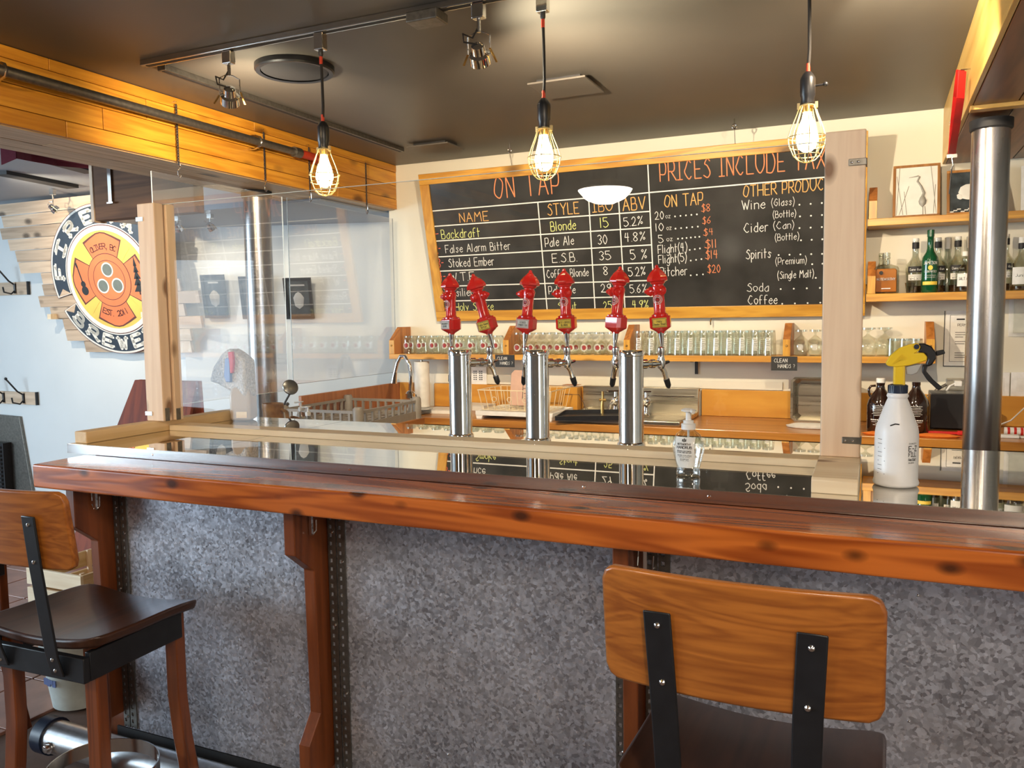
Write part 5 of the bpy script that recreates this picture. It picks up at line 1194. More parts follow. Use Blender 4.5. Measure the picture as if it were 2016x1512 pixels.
q = a[3]; wpart('clip', t, B().box(q.x-.018, q.x+.016, q.y-.004, q.y+.004, q.z-.014, q.z-.001).tube([(q.x, q.y, q.z-.014), (q.x+.004, q.y, q.z-.04), (q.x-.003, q.y, q.z-.055)], .0028, 6), 'chrome_w')
wpart('key_cord', t, B().tube([(q.x, q.y, q.z-.05), (q.x-.003, q.y, q.z-.10), (q.x-.006, q.y, q.z-.145)], .0025, 6), 'dark')
wpart('nail', t, B().tube([(a[0].x, a[0].y, a[0].z), (.2695, a[0].y, a[0].z)], .0025, 6), 'chrome_w')
# ================================================================== things on the bar
p = OZ(1355, 938, BT)
t = thing('sanitizer_bottle', 'clear pump bottle of hand sanitizer with a white label on the bar top', 'bottle', (p.x, p.y, BT), radians(-10)); t.scale = (1.02, 1.02, .92)
pr = [(.001, 0), (.026, .0), (.0285, .005), (.0285, .014), (.027, .024), (.033, .048), (.0385, .072), (.037, .092), (.028, .112), (.0165, .121), (.0145, .124), (.0145, .130)]
build('bottle_body', B().lathe(pr, 32, sx=1.0, sy=.72, cap=False), 'gel', t, smooth=70)
build('pump_collar', B().lathe([(.0165, .124), (.0165, .138), (.012, .140), (.012, .147), (.0065, .148), (.006, .170)], 22), 'white', t)
build('pump_head', B().lathe([(.0075, .168), (.016, .171), (.0165, .174), (.010, .178), (.001, .179)], 20, sx=1.05).tube([(0, 0, .173), (.012, -.010, .173), (.018, -.016, .170)], .0045, 8), 'white', t)
build('dip_tube', B().tube([(0, 0, .125), (0, 0, .03)], .0028, 8), 'frost', t)
def onb(x, z, lift=.0006):
    ps = pr; r = .03
    for (r0, z0), (r1, z1) in zip(ps, ps[1:]):
        if z0 <= z <= z1: r = r0+(r1-r0)*(z-z0)/max(1e-6, z1-z0)
    r += lift; return Vector((x, -.72*sqrt(max(0, r*r-x*x)), z))
b = B(); nu, nv = 12, 10
def hw(z): return .0235 if z > .045 else .0235-.010*((.045-z)/.022)**2
vs = [onb(-hw(z)+2*hw(z)*i/nu, z, .0005) for j in range(nv+1) for z in [.026+.080*j/nv] for i in range(nu+1)]
b.add(vs, [(j*(nu+1)+i, j*(nu+1)+i+1, (j+1)*(nu+1)+i+1, (j+1)*(nu+1)+i) for j in range(nv) for i in range(nu)]); build('paper_label', b, 'paper', t)
e = B()
for tx, z, hh, wd in (('NOTEWORTHY', .086, .0048, .032), ('HANDRUB', .077, .0066, .036), ('KEEP IN FULL MULTI PURPOSE', .0695, .0026, .034), ('ALCOHOL HAND SANITIZER', .0655, .0026, .034), ('FOR EXTERNAL USE ONLY KEEP OUT', .059, .0016, .034), ('OF REACH OF CHILDREN', .056, .0016, .034), ('AVOID EYES', .053, .0016, .026), ('SIX SEVEN OZ ML', .048, .0022, .021), ('500 ML', .0445, .0022, .021)):
    letter(e, tx, (-wd/2, 0, z), (1, 0, 0), (0, 0, 1), wd, hh, 1.3, N=Vector((0, -1, 0)))
e.box(-.015, .015, 0, .0001, .0738, .0742)
for i in range(3): e.box(-.005+i*.0036, -.0025+i*.0036, 0, .0001, .095-.0012*(i == 1), .101+.002*(i == 1))
for v in e.v: q = onb(v.x, v.z, .0011); v.y = q.y
build('lettering', e, 'ink', t, smooth=0)
# spray bottle
p = OZ(1763, 955, BT); X0s, Ys = p.x, p.y
t = thing('spray_bottle', 'white translucent spray bottle with a yellow trigger head on the bar top', 'spray bottle', (X0s, Ys, BT), 0)
zz = lambda y: OY(1763, y, Ys).z-BT
KZ = .878; KR = .925
sp = [(q_*KR, z_*KZ) for q_, z_ in [(.001, 0), (.040, 0), (.0495, .004), (.0515, .010), (.0485, .019), (.0485, .128), (.0475, .140), (.046, .150), (.0255, .212), (.0215, .222), (.0245, .228), (.0225, .234), (.021, .236)]]
build('bottle_body', B().lathe(sp, 40), 'frost', t, smooth=50)
e = B(); Rr = .0453
for k in range(9):
    z = .03+k*.0095; wd = .012 if k % 3 else .02
    for a0 in (-2.55,): e.add([(Rr*cos(a0), Rr*sin(a0), z), (Rr*cos(a0+wd/Rr), Rr*sin(a0+wd/Rr), z), (Rr*cos(a0+wd/Rr), Rr*sin(a0+wd/Rr), z+.0009), (Rr*cos(a0), Rr*sin(a0), z+.0009)], [(0, 1, 2, 3)])
s = B()
for tx, z, hh, wd in (('OUNCES', .098, .003, .020), ('E-Z', .083, .011, .022), ('FILL', .071, .009, .02), ('RATIO', .062, .005, .02), ('MEASURE', .062, .003, .018), ('GUIDE', .056, .003, .014)):
    letter(s, tx, (0, 0, z), (1, 0, 0), (0, 0, 1), wd, hh, 1.2, N=Vector((0, -1, 0)))
for v in s.v: a = v.x/Rr-.85*0+.55; v.x = Rr*sin(a); v.y = -Rr*cos(a)
e.v += s.v; o_ = len(e.v)-len(s.v); e.f += [[i+o_ for i in f] for f in s.f]
build('printed_scale', e, 'ink', t, smooth=0)
e = B().tube([(-.014, -.0400, .138), (-.004, -.0402, .142), (.004, -.0402, .141)], .0014, 5); build('pen_mark', e, 'ink', t)
b = B().lathe([(.0205, .2065), (.0205, .209), (.0195, .224), (.014, .2265)], 26)
for k in range(26):
    a = 2*pi*k/26; b.box(.0195*cos(a)-.001, .0195*cos(a)+.001, .0195*sin(a)-.001, .0195*sin(a)+.001, .209, .2235)
build('screw_collar', b, 'navy', t)
kx = lambda px, py: ((OY(px, py, Ys).x-X0s), (OY(px, py, Ys).z-BT))
hd = lambda pts: [kx(a, b_) for a, b_ in pts]
build('trigger_neck', B().prism(hd([(1758, 764), (1782, 764), (1782, 715), (1759, 715)]), -.012, .012), 'yellow', t, bevel=.004)
build('head_shell', B().prism(hd([(1743, 715), (1752, 700), (1770, 685), (1790, 678), (1806, 675), (1812, 682), (1809, 690), (1803, 694), (1818, 694), (1825, 702), (1824, 709), (1812, 713), (1790, 719), (1765, 722), (1748, 720)]), -.014, .014), 'yellow', t, bevel=.004, seg=3)
rb_ = B()
for k in range(5):
    u, v = kx(1757+k*3, 716-k*1.5), kx(1775+k*2.4, 697+k*2.2); rb_.bar((u[0], -.0148, u[1]), (v[0], -.0148, v[1]), .0012, .001, up=(0, 1, 0))
build('moulded_rib', rb_, 'yellow', t)
build('pivot_pin', B().lathe([(.0055, 0), (.0055, .004)], 14, (kx(1804, 682)[0], -.0145, kx(1804, 682)[1]), Matrix.Rotation(pi/2, 3, 'X')).lathe([(.0028, 0), (.0028, .0048)], 12, (kx(1804, 682)[0], -.0145, kx(1804, 682)[1]), Matrix.Rotation(pi/2, 3, 'X')), 'navy', t)
build('rear_cap', B().prism(hd([(1808, 676), (1820, 676), (1834, 682), (1842, 694), (1842, 706), (1834, 718), (1825, 722), (1822, 716), (1826, 708), (1822, 697), (1806, 692), (1811, 686)]), -.013, .013), 'black', t, bevel=.003)
build('under_block', B().prism(hd([(1783, 721), (1815, 716), (1806, 734), (1795, 738), (1784, 737)]), -.008, .008), 'grey_plate', t, bevel=.002)
build('trigger', B().prism(hd([(1816, 718), (1828, 716), (1823, 730), (1838, 748), (1855, 762), (1850, 768), (1843, 765), (1825, 748), (1815, 733)]), -.006, .006), 'black', t, bevel=.002)
build('nozzle', B().prism(hd([(1842, 691), (1858, 688), (1861, 696), (1843, 701)]), -.007, .007), 'black', t, bevel=.002)
# jug with wrapped tool
p = OZ(475, 836, BT); JY = 2.47
t = thing('plastic_jug', 'tan translucent plastic container beside the slim steel column', 'container', (OY(475, 800, JY).x+.012, JY, BT+.0005))
build('container_body', B().lathe([(.030, 0), (.050, .002), (.058, .012), (.058, .10), (.050, .125), (.030, .140)], 4, R=Matrix.Rotation(pi/4+.35, 3, 'Z')), 'tan_jug', t, bevel=.010, seg=3)
build('inner_fill', B().lathe([(.045, .004), (.052, .012), (.052, .045)], 4, R=Matrix.Rotation(pi/4+.35, 3, 'Z')), 'tan_jug', t, bevel=.006)
build('label', B().box(-.012, .03, -.0465, -.045, .014, .038), 'pine_x', t); t.children[-1].rotation_euler = (0, 0, .35)
jx = t.location.x
t = thing('wrapped_tool', 'bubble-wrapped red and blue tool sitting on the tan container', 'tool', (jx, JY, BT+.141))
pts = [OY(x, y, JY) for x, y in ((423, 750), (430, 722), (447, 696), (460, 685), (474, 694), (492, 708), (494, 750), (496, 782), (480, 776), (462, 768), (455, 764), (440, 755))]
wpart('bubble_wrap', t, B().prism([(q.x, q.z) for q in pts], JY-.034, JY+.034), 'mesh_bag', bevel=.012, seg=3)
q = [OY(x, y, JY-.036) for x, y in ((446, 706), (455, 703), (457, 752), (448, 752), (444, 740))]
wpart('blue_body', t, B().prism([(v.x, v.z) for v in q], JY-.046, JY-.032), 'blue_tool', bevel=.003)
q = [OY(x, y, JY-.036) for x, y in ((452, 693), (461, 692), (463, 712), (461, 734), (457, 735), (455, 712))]
wpart('red_grip', t, B().prism([(v.x, v.z) for v in q], JY-.048, JY-.034), 'ribbon', bevel=.003)
# stein, spoon sign, pump bottles on the counter return
Y = 2.92
p = OY(538, 815, Y); z0 = CZ
t = thing('beer_stein', 'brown stoneware stein with an open pewter lid beyond the bar end', 'stein', (p.x, Y, z0))
hh = OY(538, 794, Y).z-z0
build('stein_body', B().lathe([(.001, .0), (.048, 0), (.052, .008), (.048, .02), (.046, hh*.8), (.049, hh*.88), (.049, hh), (.044, hh), (.043, .02), (.001, .018)], 28), 'stein', t)
build('handle', B().tube([(.044, 0, hh*.85), (.075, 0, hh*.80), (.085, 0, hh*.55), (.070, 0, hh*.3), (.046, 0, hh*.25)], .008, 8), 'stein', t)
build('medallion', B().lathe([(.001, 0), (.018, 0), (.020, -.004), (.001, -.006)], 18, (.008, -.047, hh*.5), Matrix.Rotation(-pi/2, 3, 'X')), 'pewter', t)
l0 = OY(560, 797, Y)-t.location; l1 = OY(572, 762, Y)-t.location
build('pewter_lid', B().lathe([(.001, .010), (.020, .009), (.034, .003), (.036, -.002), (.030, -.004)], 24, l1, pivot((.75, -.45, .35)), sx=1).tube([l0, l0+Vector((.004, 0, .012)), l1+Vector((-.004, 0, -.028))], .005, 8), 'pewter', t)
build('thumb_lift', B().ball(l0+Vector((.018, 0, .004)), .008, 8), 'pewter', t)
t = thing('mug', 'small brown mug lying beside the pewter-lidded stein', 'mug', (p.x+.11, Y-.02, z0))
build('mug_body', B().lathe([(.028, 0), (.032, .01), (.030, .075), (.026, .075), (.026, .01)], 20, (0, 0, .044), Matrix.Rotation(.5, 3, 'Y')), 'stein', t)
build('mug_foot', B().box(-.03, .03, -.03, .03, 0, .05), 'stein', t, bevel=.01)
for px, Yb, lab, h_ in ((593, 2.95, 'clear pump bottle nearest the stein', .185), (607, 2.86, 'clear pump bottle beside the grey glass rack', .175)):
    p = OY(px, 815, Yb); t = thing('pump_bottle', lab, 'bottle', (p.x, Yb, CZ))
    build('bottle_body', B().lathe([(.001, 0), (.026, 0), (.028, .005), (.028, h_*.55), (.020, h_*.68), (.011, h_*.74), (.011, h_*.78)], 22, cap=False), 'gel', t)
    build('pump', B().lathe([(.013, h_*.77), (.013, h_*.85), (.005, h_*.87), (.0045, h_*.97), (.012, h_*.98), (.012, h_)], 16).tube([(0, 0, h_*.985), (-.028, -.01, h_*.97)], .004, 6), 'white', t)
    build('paper_label', B().lathe([(.0284, .02), (.0284, h_*.45)], 22, cap=False), 'paper', t)
# glass rack
c0, c1, c2, c3 = OZ(560+230*.218, 742+400*.218, CZ+.002), OZ(745, 833, CZ+.002), OZ(824, 818, CZ+.002), OZ(686, 800, CZ+.002)
A = Vector((-2.79, 3.02, 0)); 
t = thing('glass_rack', 'taupe plastic dishwasher glass rack on the counter return', 'rack', (-2.545, 3.6, CZ), radians(1))
hw_, hl_, H = .228, .29, .102
def rackside(a, c, axis):
    b = B(); d = (Vector(c)-Vector(a)); n = 9; L_ = d.length; u = d.normalized(); v = Vector((0, 0, 1)).cross(u)*.006
    def qb(s0, s1, z0, z1):
        p, q = Vector(a)+u*s0, Vector(a)+u*s1
        b.add([p-v+Vector((0, 0, z)) for z in (z0,)]+[q-v+Vector((0, 0, z0)), q+v+Vector((0, 0, z0)), p+v+Vector((0, 0, z0)), p-v+Vector((0, 0, z1)), q-v+Vector((0, 0, z1)), q+v+Vector((0, 0, z1)), p+v+Vector((0, 0, z1))],
              [(3, 2, 1, 0), (4, 5, 6, 7), (0, 1, 5, 4), (1, 2, 6, 5), (2, 3, 7, 6), (3, 0, 4, 7)])
    qb(0, L_, 0, .040); qb(0, L_, H-.014, H)
    for k in range(n+1): qb(max(0, L_*k/n-.006), min(L_, L_*k/n+.006), .040, H-.014)
    return b
cs = [(-hw_, -hl_, 0), (hw_, -hl_, 0), (hw_, hl_, 0), (-hw_, hl_, 0)]
for i in range(4): build('lattice_side', rackside(cs[i], cs[(i+1) % 4], 0), 'rack', t, smooth=0)
for x, y, _ in cs: build('corner_post', B().lathe([(.026, 0), (.026, H+.006), (.020, H+.018), (.010, H+.018), (.010, H)], 12, (x*.985, y*.985, 0)), 'rack', t)
fb = B()
for k in range(1, 6): fb.box(-hw_+2*hw_*k/6-.004, -hw_+2*hw_*k/6+.004, -hl_, hl_, .008, .03); fb.box(-hw_, hw_, -hl_+2*hl_*k/6-.004, -hl_+2*hl_*k/6+.004, .008, .03)
build('grid_floor', fb, 'rack', t, smooth=0)
# plate stack near the rack
for k in range(3):
    solo('plate', ['grey plate at the bottom of the small stack behind the glass rack', 'grey plate in the middle of the small stack behind the glass rack', 'grey plate on top of the small stack behind the glass rack'][k], 'plate',
         B().lathe([(.001, 0), (.045, 0), (.085, .008), (.086, .010), (.045, .004), (.001, .003)], 26, (-2.44, 4.10, CZ+.0005+k*.0085)), 'grey_plate')
# ================================================================== side room
def lean_pt(x, z): return Vector((x, 4.46-(z-1.24)*.19, z))
UL = Vector((1, 0, 0)); VL = Vector((0, -.19, 1)).normalized(); NL = UL.cross(VL); NL = NL if NL.y < 0 else -NL
t = thing('brewery_sign', 'round painted brewery emblem sign on ragged pallet planks', 'sign', (-5.35, 4.46, 1.24))
rnd = random.Random(5); z = 1.243; xl = (-5.62, -5.80, -5.80, -5.92, -6.02, -5.95, -5.93, -6.15, -6.16, -6.22, -6.28, -6.22, -6.26)
xrr = (-4.52, -4.50, -4.38, -4.52, -4.36, -4.52, -4.60, -4.62, -4.58, -4.60, -4.60, -4.55, -4.62)
ph = 1.15/13
for k in range(13):
    n_ = rnd.choice((1, 2, 2)); xs = [xl[k]]+([xl[k]+rnd.uniform(.5, 1.2)] if n_ == 2 else [])+[xrr[k]]
    for a, c in zip(xs, xs[1:]):
        d = rnd.uniform(0, .008); z0, z1 = z+.002, z+ph-.002
        vs = [lean_pt(x, zz_)+NL*n for n in (-.004, .014+d) for zz_ in (z0, z1) for x in (a+.0015, c-.0015)]
        wpart('plank', t, B().add(vs, [(0, 2, 3, 1), (4, 5, 7, 6), (0, 1, 5, 4), (2, 6, 7, 3), (0, 4, 6, 2), (1, 3, 7, 5)]), 'plank_grey')
    z += ph
wpart('batten', t, B().box(-5.9, -5.86, 4.34, 4.495, 1.5, 1.54).box(-4.9, -4.86, 4.34, 4.495, 1.5, 1.54), 'pine_x')
LC = lean_pt(-5.185, 1.785)+NL*.0265; RR = .60; RV = .548
def lp(u, v, n=0): return LC+UL*(u*RR)+VL*(v*RV)+NL*n
def ldisc(r0, r1, n, m, nm, a0=0, a1=2*pi, seg=56):
    b = B()
    if r0 == 0: b.add([lp(r1*cos(2*pi*k/seg), r1*sin(2*pi*k/seg), n) for k in range(seg)], [list(range(seg))])
    else:
        vs = []; 
        for k in range(seg+1):
            a = a0+(a1-a0)*k/seg; vs += [lp(r1*cos(a), r1*sin(a), n), lp(r0*cos(a), r0*sin(a), n)]
        b.add(vs, [(2*k, 2*k+2, 2*k+3, 2*k+1) for k in range(seg)])
    wpart(nm, t, b, m, smooth=0)
def lpoly(pts, n, m, nm): wpart(nm, t, B().add([lp(u, v, n) for u, v in pts], [list(range(len(pts)))]), m, smooth=0)
r_ = radians
for a0, a1 in ((r_(-12), r_(192)), (r_(204), r_(336))):
    ldisc(.735, 1.02, .0008, 'logo_line', 'ribbon_outline', a0-.015, a1+.015); ldisc(.74, 1.012, .0014, 'logo_white', 'ribbon_edge', a0-.01, a1+.01); ldisc(.755, .985, .002, 'logo_navy', 'ribbon', a0+.01, a1-.01)
    for aa, s in ((a0, 1), (a1, -1)):   # swallow-tail notches
        am = aa+s*.10
        lpoly([(.985*cos(aa-s*.0), .985*sin(aa)), (.87*cos(am), .87*sin(am)), (.755*cos(aa), .755*sin(aa))], .0024, 'plank_grey', 'ribbon_notch')
ldisc(0, .735, .0026, 'logo_line', 'disc_outline'); ldisc(0, .728, .0030, 'logo_white', 'white_ring'); ldisc(0, .665, .0034, 'logo_yellow', 'yellow_disc')
def cross_arm(ang, sc, n, m, nm):
    pts = [(-.155, .20), (-.30, .50), (-.18, .565), (-.07, .615), (0, .625), (.07, .615), (.18, .565), (.30, .50), (.155, .20)]
    # maltese arm: narrow by the hub, wide and bowed outside
    q = [((u*(1+sc*.10))*cos(ang)-(v+sc*.018)*sin(ang), (u*(1+sc*.10))*sin(ang)+(v+sc*.018)*cos(ang)) for u, v in pts]
    lpoly(q, n, m, nm)
for k in range(4): cross_arm(k*pi/2, 1, .0038, 'logo_line', 'cross_outline')
for k in range(4): cross_arm(k*pi/2, 0, .0042, 'logo_orange', 'cross_arm')
for k in range(4):
    a = pi/4+k*pi/2; c_, s_ = cos(a), sin(a)
    lpoly([(.30*c_+.028*s_, .30*s_-.028*c_), (.60*c_+.028*s_, .60*s_-.028*c_), (.60*c_-.028*s_, .60*s_+.028*c_), (.30*c_-.028*s_, .30*s_+.028*c_)], .0046, 'logo_yellow', 'diagonal_bar')
ldisc(0, .362, .0050, 'logo_line', 'hub_outline'); ldisc(0, .352, .0054, 'logo_orange', 'hub_disc'); ldisc(.262, .270, .0058, 'logo_line', 'hub_ring')
for u, v in ((0, .14), (-.125, -.075), (.125, -.075)):
    for r0, m_, n_ in ((.100, 'logo_white', .0062), (.080, 'logo_green', .0066)):
        b = B().add([lp(u+r0*cos(2*pi*k/22), v+r0*1.0*sin(2*pi*k/22), n_) for k in range(22)], [list(range(22))]); wpart('hub_dot', t, b, m_, smooth=0)
# guitar and pine tree
b = B(); 
for u, v, rr1 in ((-.46, -.13, .060), (-.47, -.04, .042)): b.add([lp(u+rr1*cos(2*pi*k/16), v+rr1*1.05*sin(2*pi*k/16), .0050) for k in range(16)], [list(range(16))])
b.add([lp(*q, .0050) for q in ((-.485, -.02), (-.465, -.02), (-.505, .20), (-.525, .20))], [(0, 1, 2, 3)]).add([lp(*q, .0050) for q in ((-.53, .19), (-.50, .19), (-.515, .26), (-.545, .25))], [(0, 1, 2, 3)])
wpart('guitar_emblem', t, b, 'ink', smooth=0); b = B()
for k in range(5):
    v = -.17+k*.085; w_ = .085-k*.014; b.add([lp(.475-w_, v, .0050), lp(.475+w_, v, .0050), lp(.475, v+.13, .0050)], [(0, 1, 2)])
b.add([lp(.465, -.21, .0050), lp(.485, -.21, .0050), lp(.485, -.16, .0050), lp(.465, -.16, .0050)], [(0, 1, 2, 3)]); wpart('pine_emblem', t, b, 'ink', smooth=0)
def arc_text(tx, rad, a_start, a_end, hh, m, pen, n, flip=False, slab=False, nm='lettering'):
    b = B(); N_ = len(tx)
    for i, ch in enumerate(tx):
        if ch == ' ': continue
        a = a_start+(a_end-a_start)*(i+.5)/N_
        st, tot = strokes(ch, 0); wd = hh*(.98 if slab else .78) if tot >= 4 else hh*.45; wd = max(wd, .001)
        if ch in ',.': wd = hh*.1
        for ps in st:
            pts = [((x/max(tot, 1)-.5)*wd, (y/8-.5)*hh) for x, y in ps]
            def P(x, y):
                if not flip: r = rad+y; an = a-x/rad
                else: r = rad-y; an = a+x/rad
                return lp(r*cos(an), r*sin(an), n)
            pw = pen*hh/8
            for j, (x, y) in enumerate(pts):
                b.add([P(x+pw*.5*cos(q*pi/4+pi/8), y+pw*.5*sin(q*pi/4+pi/8)) for q in range(8)], [list(range(8))])
                if j+1 < len(pts):
                    x2, y2 = pts[j+1]; dx_, dy_ = x2-x, y2-y; l = sqrt(dx_*dx_+dy_*dy_) or 1; nx, ny = -dy_/l*pw*.5, dx_/l*pw*.5
                    b.add([P(x+nx, y+ny), P(x-nx, y-ny), P(x2-nx, y2-ny), P(x2+nx, y2+ny)], [(0, 1, 2, 3)])
            if slab:
                for (x, y) in (pts[0], pts[-1]) if len(pts) < 12 else ():
                    if abs(abs(y)-hh/2) < .01*hh+1e-6:
                        s_ = pw*.85; yy = y-(pw*.25 if y > 0 else -pw*.25)
                        b.add([P(x-s_, yy-pw*.3), P(x+s_, yy-pw*.3), P(x+s_, yy+pw*.3), P(x-s_, yy+pw*.3)], [(0, 1, 2, 3)])
    wpart(nm, t, b, m, smooth=0)
arc_text('FIREHALL', .868, r_(183), r_(-3), .150, 'logo_white', 2.7, .0030, False, True)
arc_text('BREWERY', .868, r_(210), r_(330), .150, 'logo_white', 2.6, .0030, True, True)
arc_text('OLIVER, BC', .455, r_(118), r_(62), .070, 'logo_line', 1.2, .0050, False)
arc_text('EST. 2011', .455, r_(242), r_(298), .075, 'logo_line', 1.3, .0050, True)
# framed pictures on the side-room wall
def wallpic(px, lab):
    def hit(x, y, off): 
        q = ray(x, y); tt = (4.47+4.62*.30-off)/(q.y-.30*q.x); return CP+q*tt
    a = hit(px[0], px[1], .06); c = hit(px[2], px[3], .02); d_ = hit(px[0]+6, px[3], .02); z0, z1 = c.z, a.z; wd_ = (Vector((c.x, c.y))-Vector((d_.x, d_.y))).length
    t = thing('framed_picture', lab, 'picture', ((d_.x+c.x)/2, (d_.y+c.y)/2, z0)); t.rotation_euler = (radians(10), 0, atan2(.30, 1)); w2, hh = wd_/2, z1-z0
    build('print', B().box(-w2+.02, w2-.02, -.008, -.002, .02, hh-.02), 'photo_dark', t)
    for q in (((-w2, w2), (0, .022)), ((-w2, w2), (hh-.022, hh)), ((-w2, -w2+.022), (.0223, hh-.0223)), ((w2-.022, w2), (.0223, hh-.0223))):
        build('frame_strip', B().box(q[0][0], q[0][1], -.016, 0, q[1][0], q[1][1]), 'black', t)
    b = B().lathe([(.001, -.06), (.03, -.04), (.04, .02), (.02, .05), (.001, .06)], 12, (0, -.009, hh*.45), sy=.1).box(-w2+.05, w2-.05, -.0095, -.0088, hh*.8, hh*.84)
    build('portrait_print', b, 'grey_plate', t); return t
wallpic((400, 540, 452, 625), 'small black framed print nearest the brewery sign')
wallpic((474, 543, 524, 627), 'small black framed print mostly behind the slim column')
wallpic((560, 546, 620, 627), 'small black framed print seen through the hanging acrylic sheet')
# coat hook racks
for (px, py, lab) in ((55, 567, 'upper wooden coat rack with iron hooks on the pale blue wall'), (72, 785, 'lower wooden coat rack with iron hooks on the pale blue wall')):
    e = OY(px, py, 4.48); x1, zc = e.x, e.z
    t = thing('coat_rack', lab, 'coat rack', (x1-.5, 4.49, zc-.05))
    wpart('backboard', t, B().box(x1-1.0, x1-.012, 4.478, 4.498, zc-.052, zc+.052), 'plank_grey', bevel=.002); wpart('end_cap', t, B().box(x1-.011, x1, 4.476, 4.498, zc-.054, zc+.054), 'black')
    for k in range(4):
        x = x1-.15-k*.25
        wpart('iron_hook', t, B().tube([(x, 4.477, zc-.03), (x, 4.47, zc+.03), (x-.01, 4.43, zc+.06), (x-.05, 4.38, zc+.15), (x-.055, 4.37, zc+.165)], .007, 8).tube([(x, 4.47, zc-.02), (x, 4.44, zc-.045), (x-.03, 4.40, zc-.03), (x-.04, 4.40, zc+.01)], .007, 8).ball((x-.055, 4.37, zc+.168), .012, 8).tube([(x, 4.4775, zc-.04), (x, 4.4735, zc+.04)], .012, 8), 'black')
# heater and panel at the foot of that wall
t = thing('wall_heater', 'dark louvred heater at the foot of the pale blue wall', 'heater', (-6.9, 4.46, .05))
wpart('case', t, B().box(-7.2, -6.62, 4.40, 4.498, .02, .48), 'black', bevel=.004)
for k in range(12): wpart('louvre', t, B().box(-7.18, -6.64, 4.385, 4.3995, .06+k*.034, .078+k*.034), 'dark')
solo('grey_panel', 'flat grey panel under the lower coat rack', 'panel', B().prism([(-7.2, .0), (-6.38, 0), (-6.50, .70), (-7.2, .72)], 4.475, 4.497), 'galv_strip', bevel=.003)  # flat grey shape with one slanted side, upright against the wall
# a-frame board top
p1, p2, p3 = OY(265, 748, 3.6), OY(310, 742, 3.6), OY(243, 838, 3.6)
k_ = (p1.x-p3.x)/(p1.z-p3.z)
b = B(); xt, zt = p1.x, p1.z; xb = xt-k_*zt
t = thing('sandwich_board', 'red-brown wooden sandwich board standing behind the yellow post', 'sign board', (xt+.1, 3.62, 0))
wpart('front_panel', t, B().add([(xb, 3.40, 0), (xb+.8, 3.40, 0), (xt+.50, 3.60, zt), (xt, 3.60, zt), (xb, 3.42, 0), (xb+.8, 3.42, 0), (xt+.50, 3.62, zt), (xt, 3.62, zt)], [(0, 1, 2, 3), (7, 6, 5, 4), (0, 4, 5, 1), (1, 5, 6, 2), (2, 6, 7, 3), (3, 7, 4, 0)]), 'redbrown', bevel=.003)
wpart('back_panel', t, B().add([(xb, 3.82, 0), (xb+.8, 3.82, 0), (xt+.50, 3.625, zt), (xt, 3.625, zt), (xb, 3.84, 0), (xb+.8, 3.84, 0), (xt+.50, 3.645, zt), (xt, 3.645, zt)], [(0, 1, 2, 3), (7, 6, 5, 4), (0, 4, 5, 1), (1, 5, 6, 2), (2, 6, 7, 3), (3, 7, 4, 0)]), 'redbrown', bevel=.003)
# bucket and crate on the floor
p = OZ(118, 1402, 0)
t = thing('plastic_bucket', 'pale blue and white bucket on the tiles beyond the dark-seated stool', 'bucket', (p.x-.02, p.y+.10, 0))
build('bucket_shell', B().lathe([(.001, .004), (.092, 0), (.122, .205), (.127, .207), (.127, .225), (.130, .27), (.134, .275), (.130, .277), (.120, .27), (.088, .012), (.001, .012)], 36), 'bucket', t)
build('band', B().lathe([(.0985, .045), (.1175, .175)], 36, cap=False), 'photo_light', t)
b = B()
for k in range(5):
    a = -pi/2-.35+k*.12; b.box(.112*cos(a)-.01, .112*cos(a)+.008, .112*sin(a)-.003, .112*sin(a), .10+.01*(k % 2), .125)
build('printed_mark', b, 'blue_tool', t)
p = OZ(102, 1242, 0)
t = thing('wooden_crate', 'pale wooden crate on the tiles beyond the bucket', 'crate', (p.x, p.y+.2, 0))
for k in range(3):
    for yy in (-.17, .17): build('slat', B().box(-.19, .19, yy-.008, yy+.008, .01+k*.095, .09+k*.095), 'pine_x', t, bevel=.002)
    for xx in (-.182, .182): build('slat', B().box(xx-.008, xx+.008, -.161, .161, .01+k*.095, .09+k*.095), 'pine_y', t, bevel=.002)
for sx_ in (-1, 1):
    for sy_ in (-1, 1): build('corner_post', B().box(sx_*.172-.012, sx_*.172+.002*0+.0, sy_*.15-.012, sy_*.15+.010, 0, .285) if sx_ > 0 else B().box(-.172, -.16, sy_*.15-.012, sy_*.15+.010, 0, .285), 'pine_z', t)
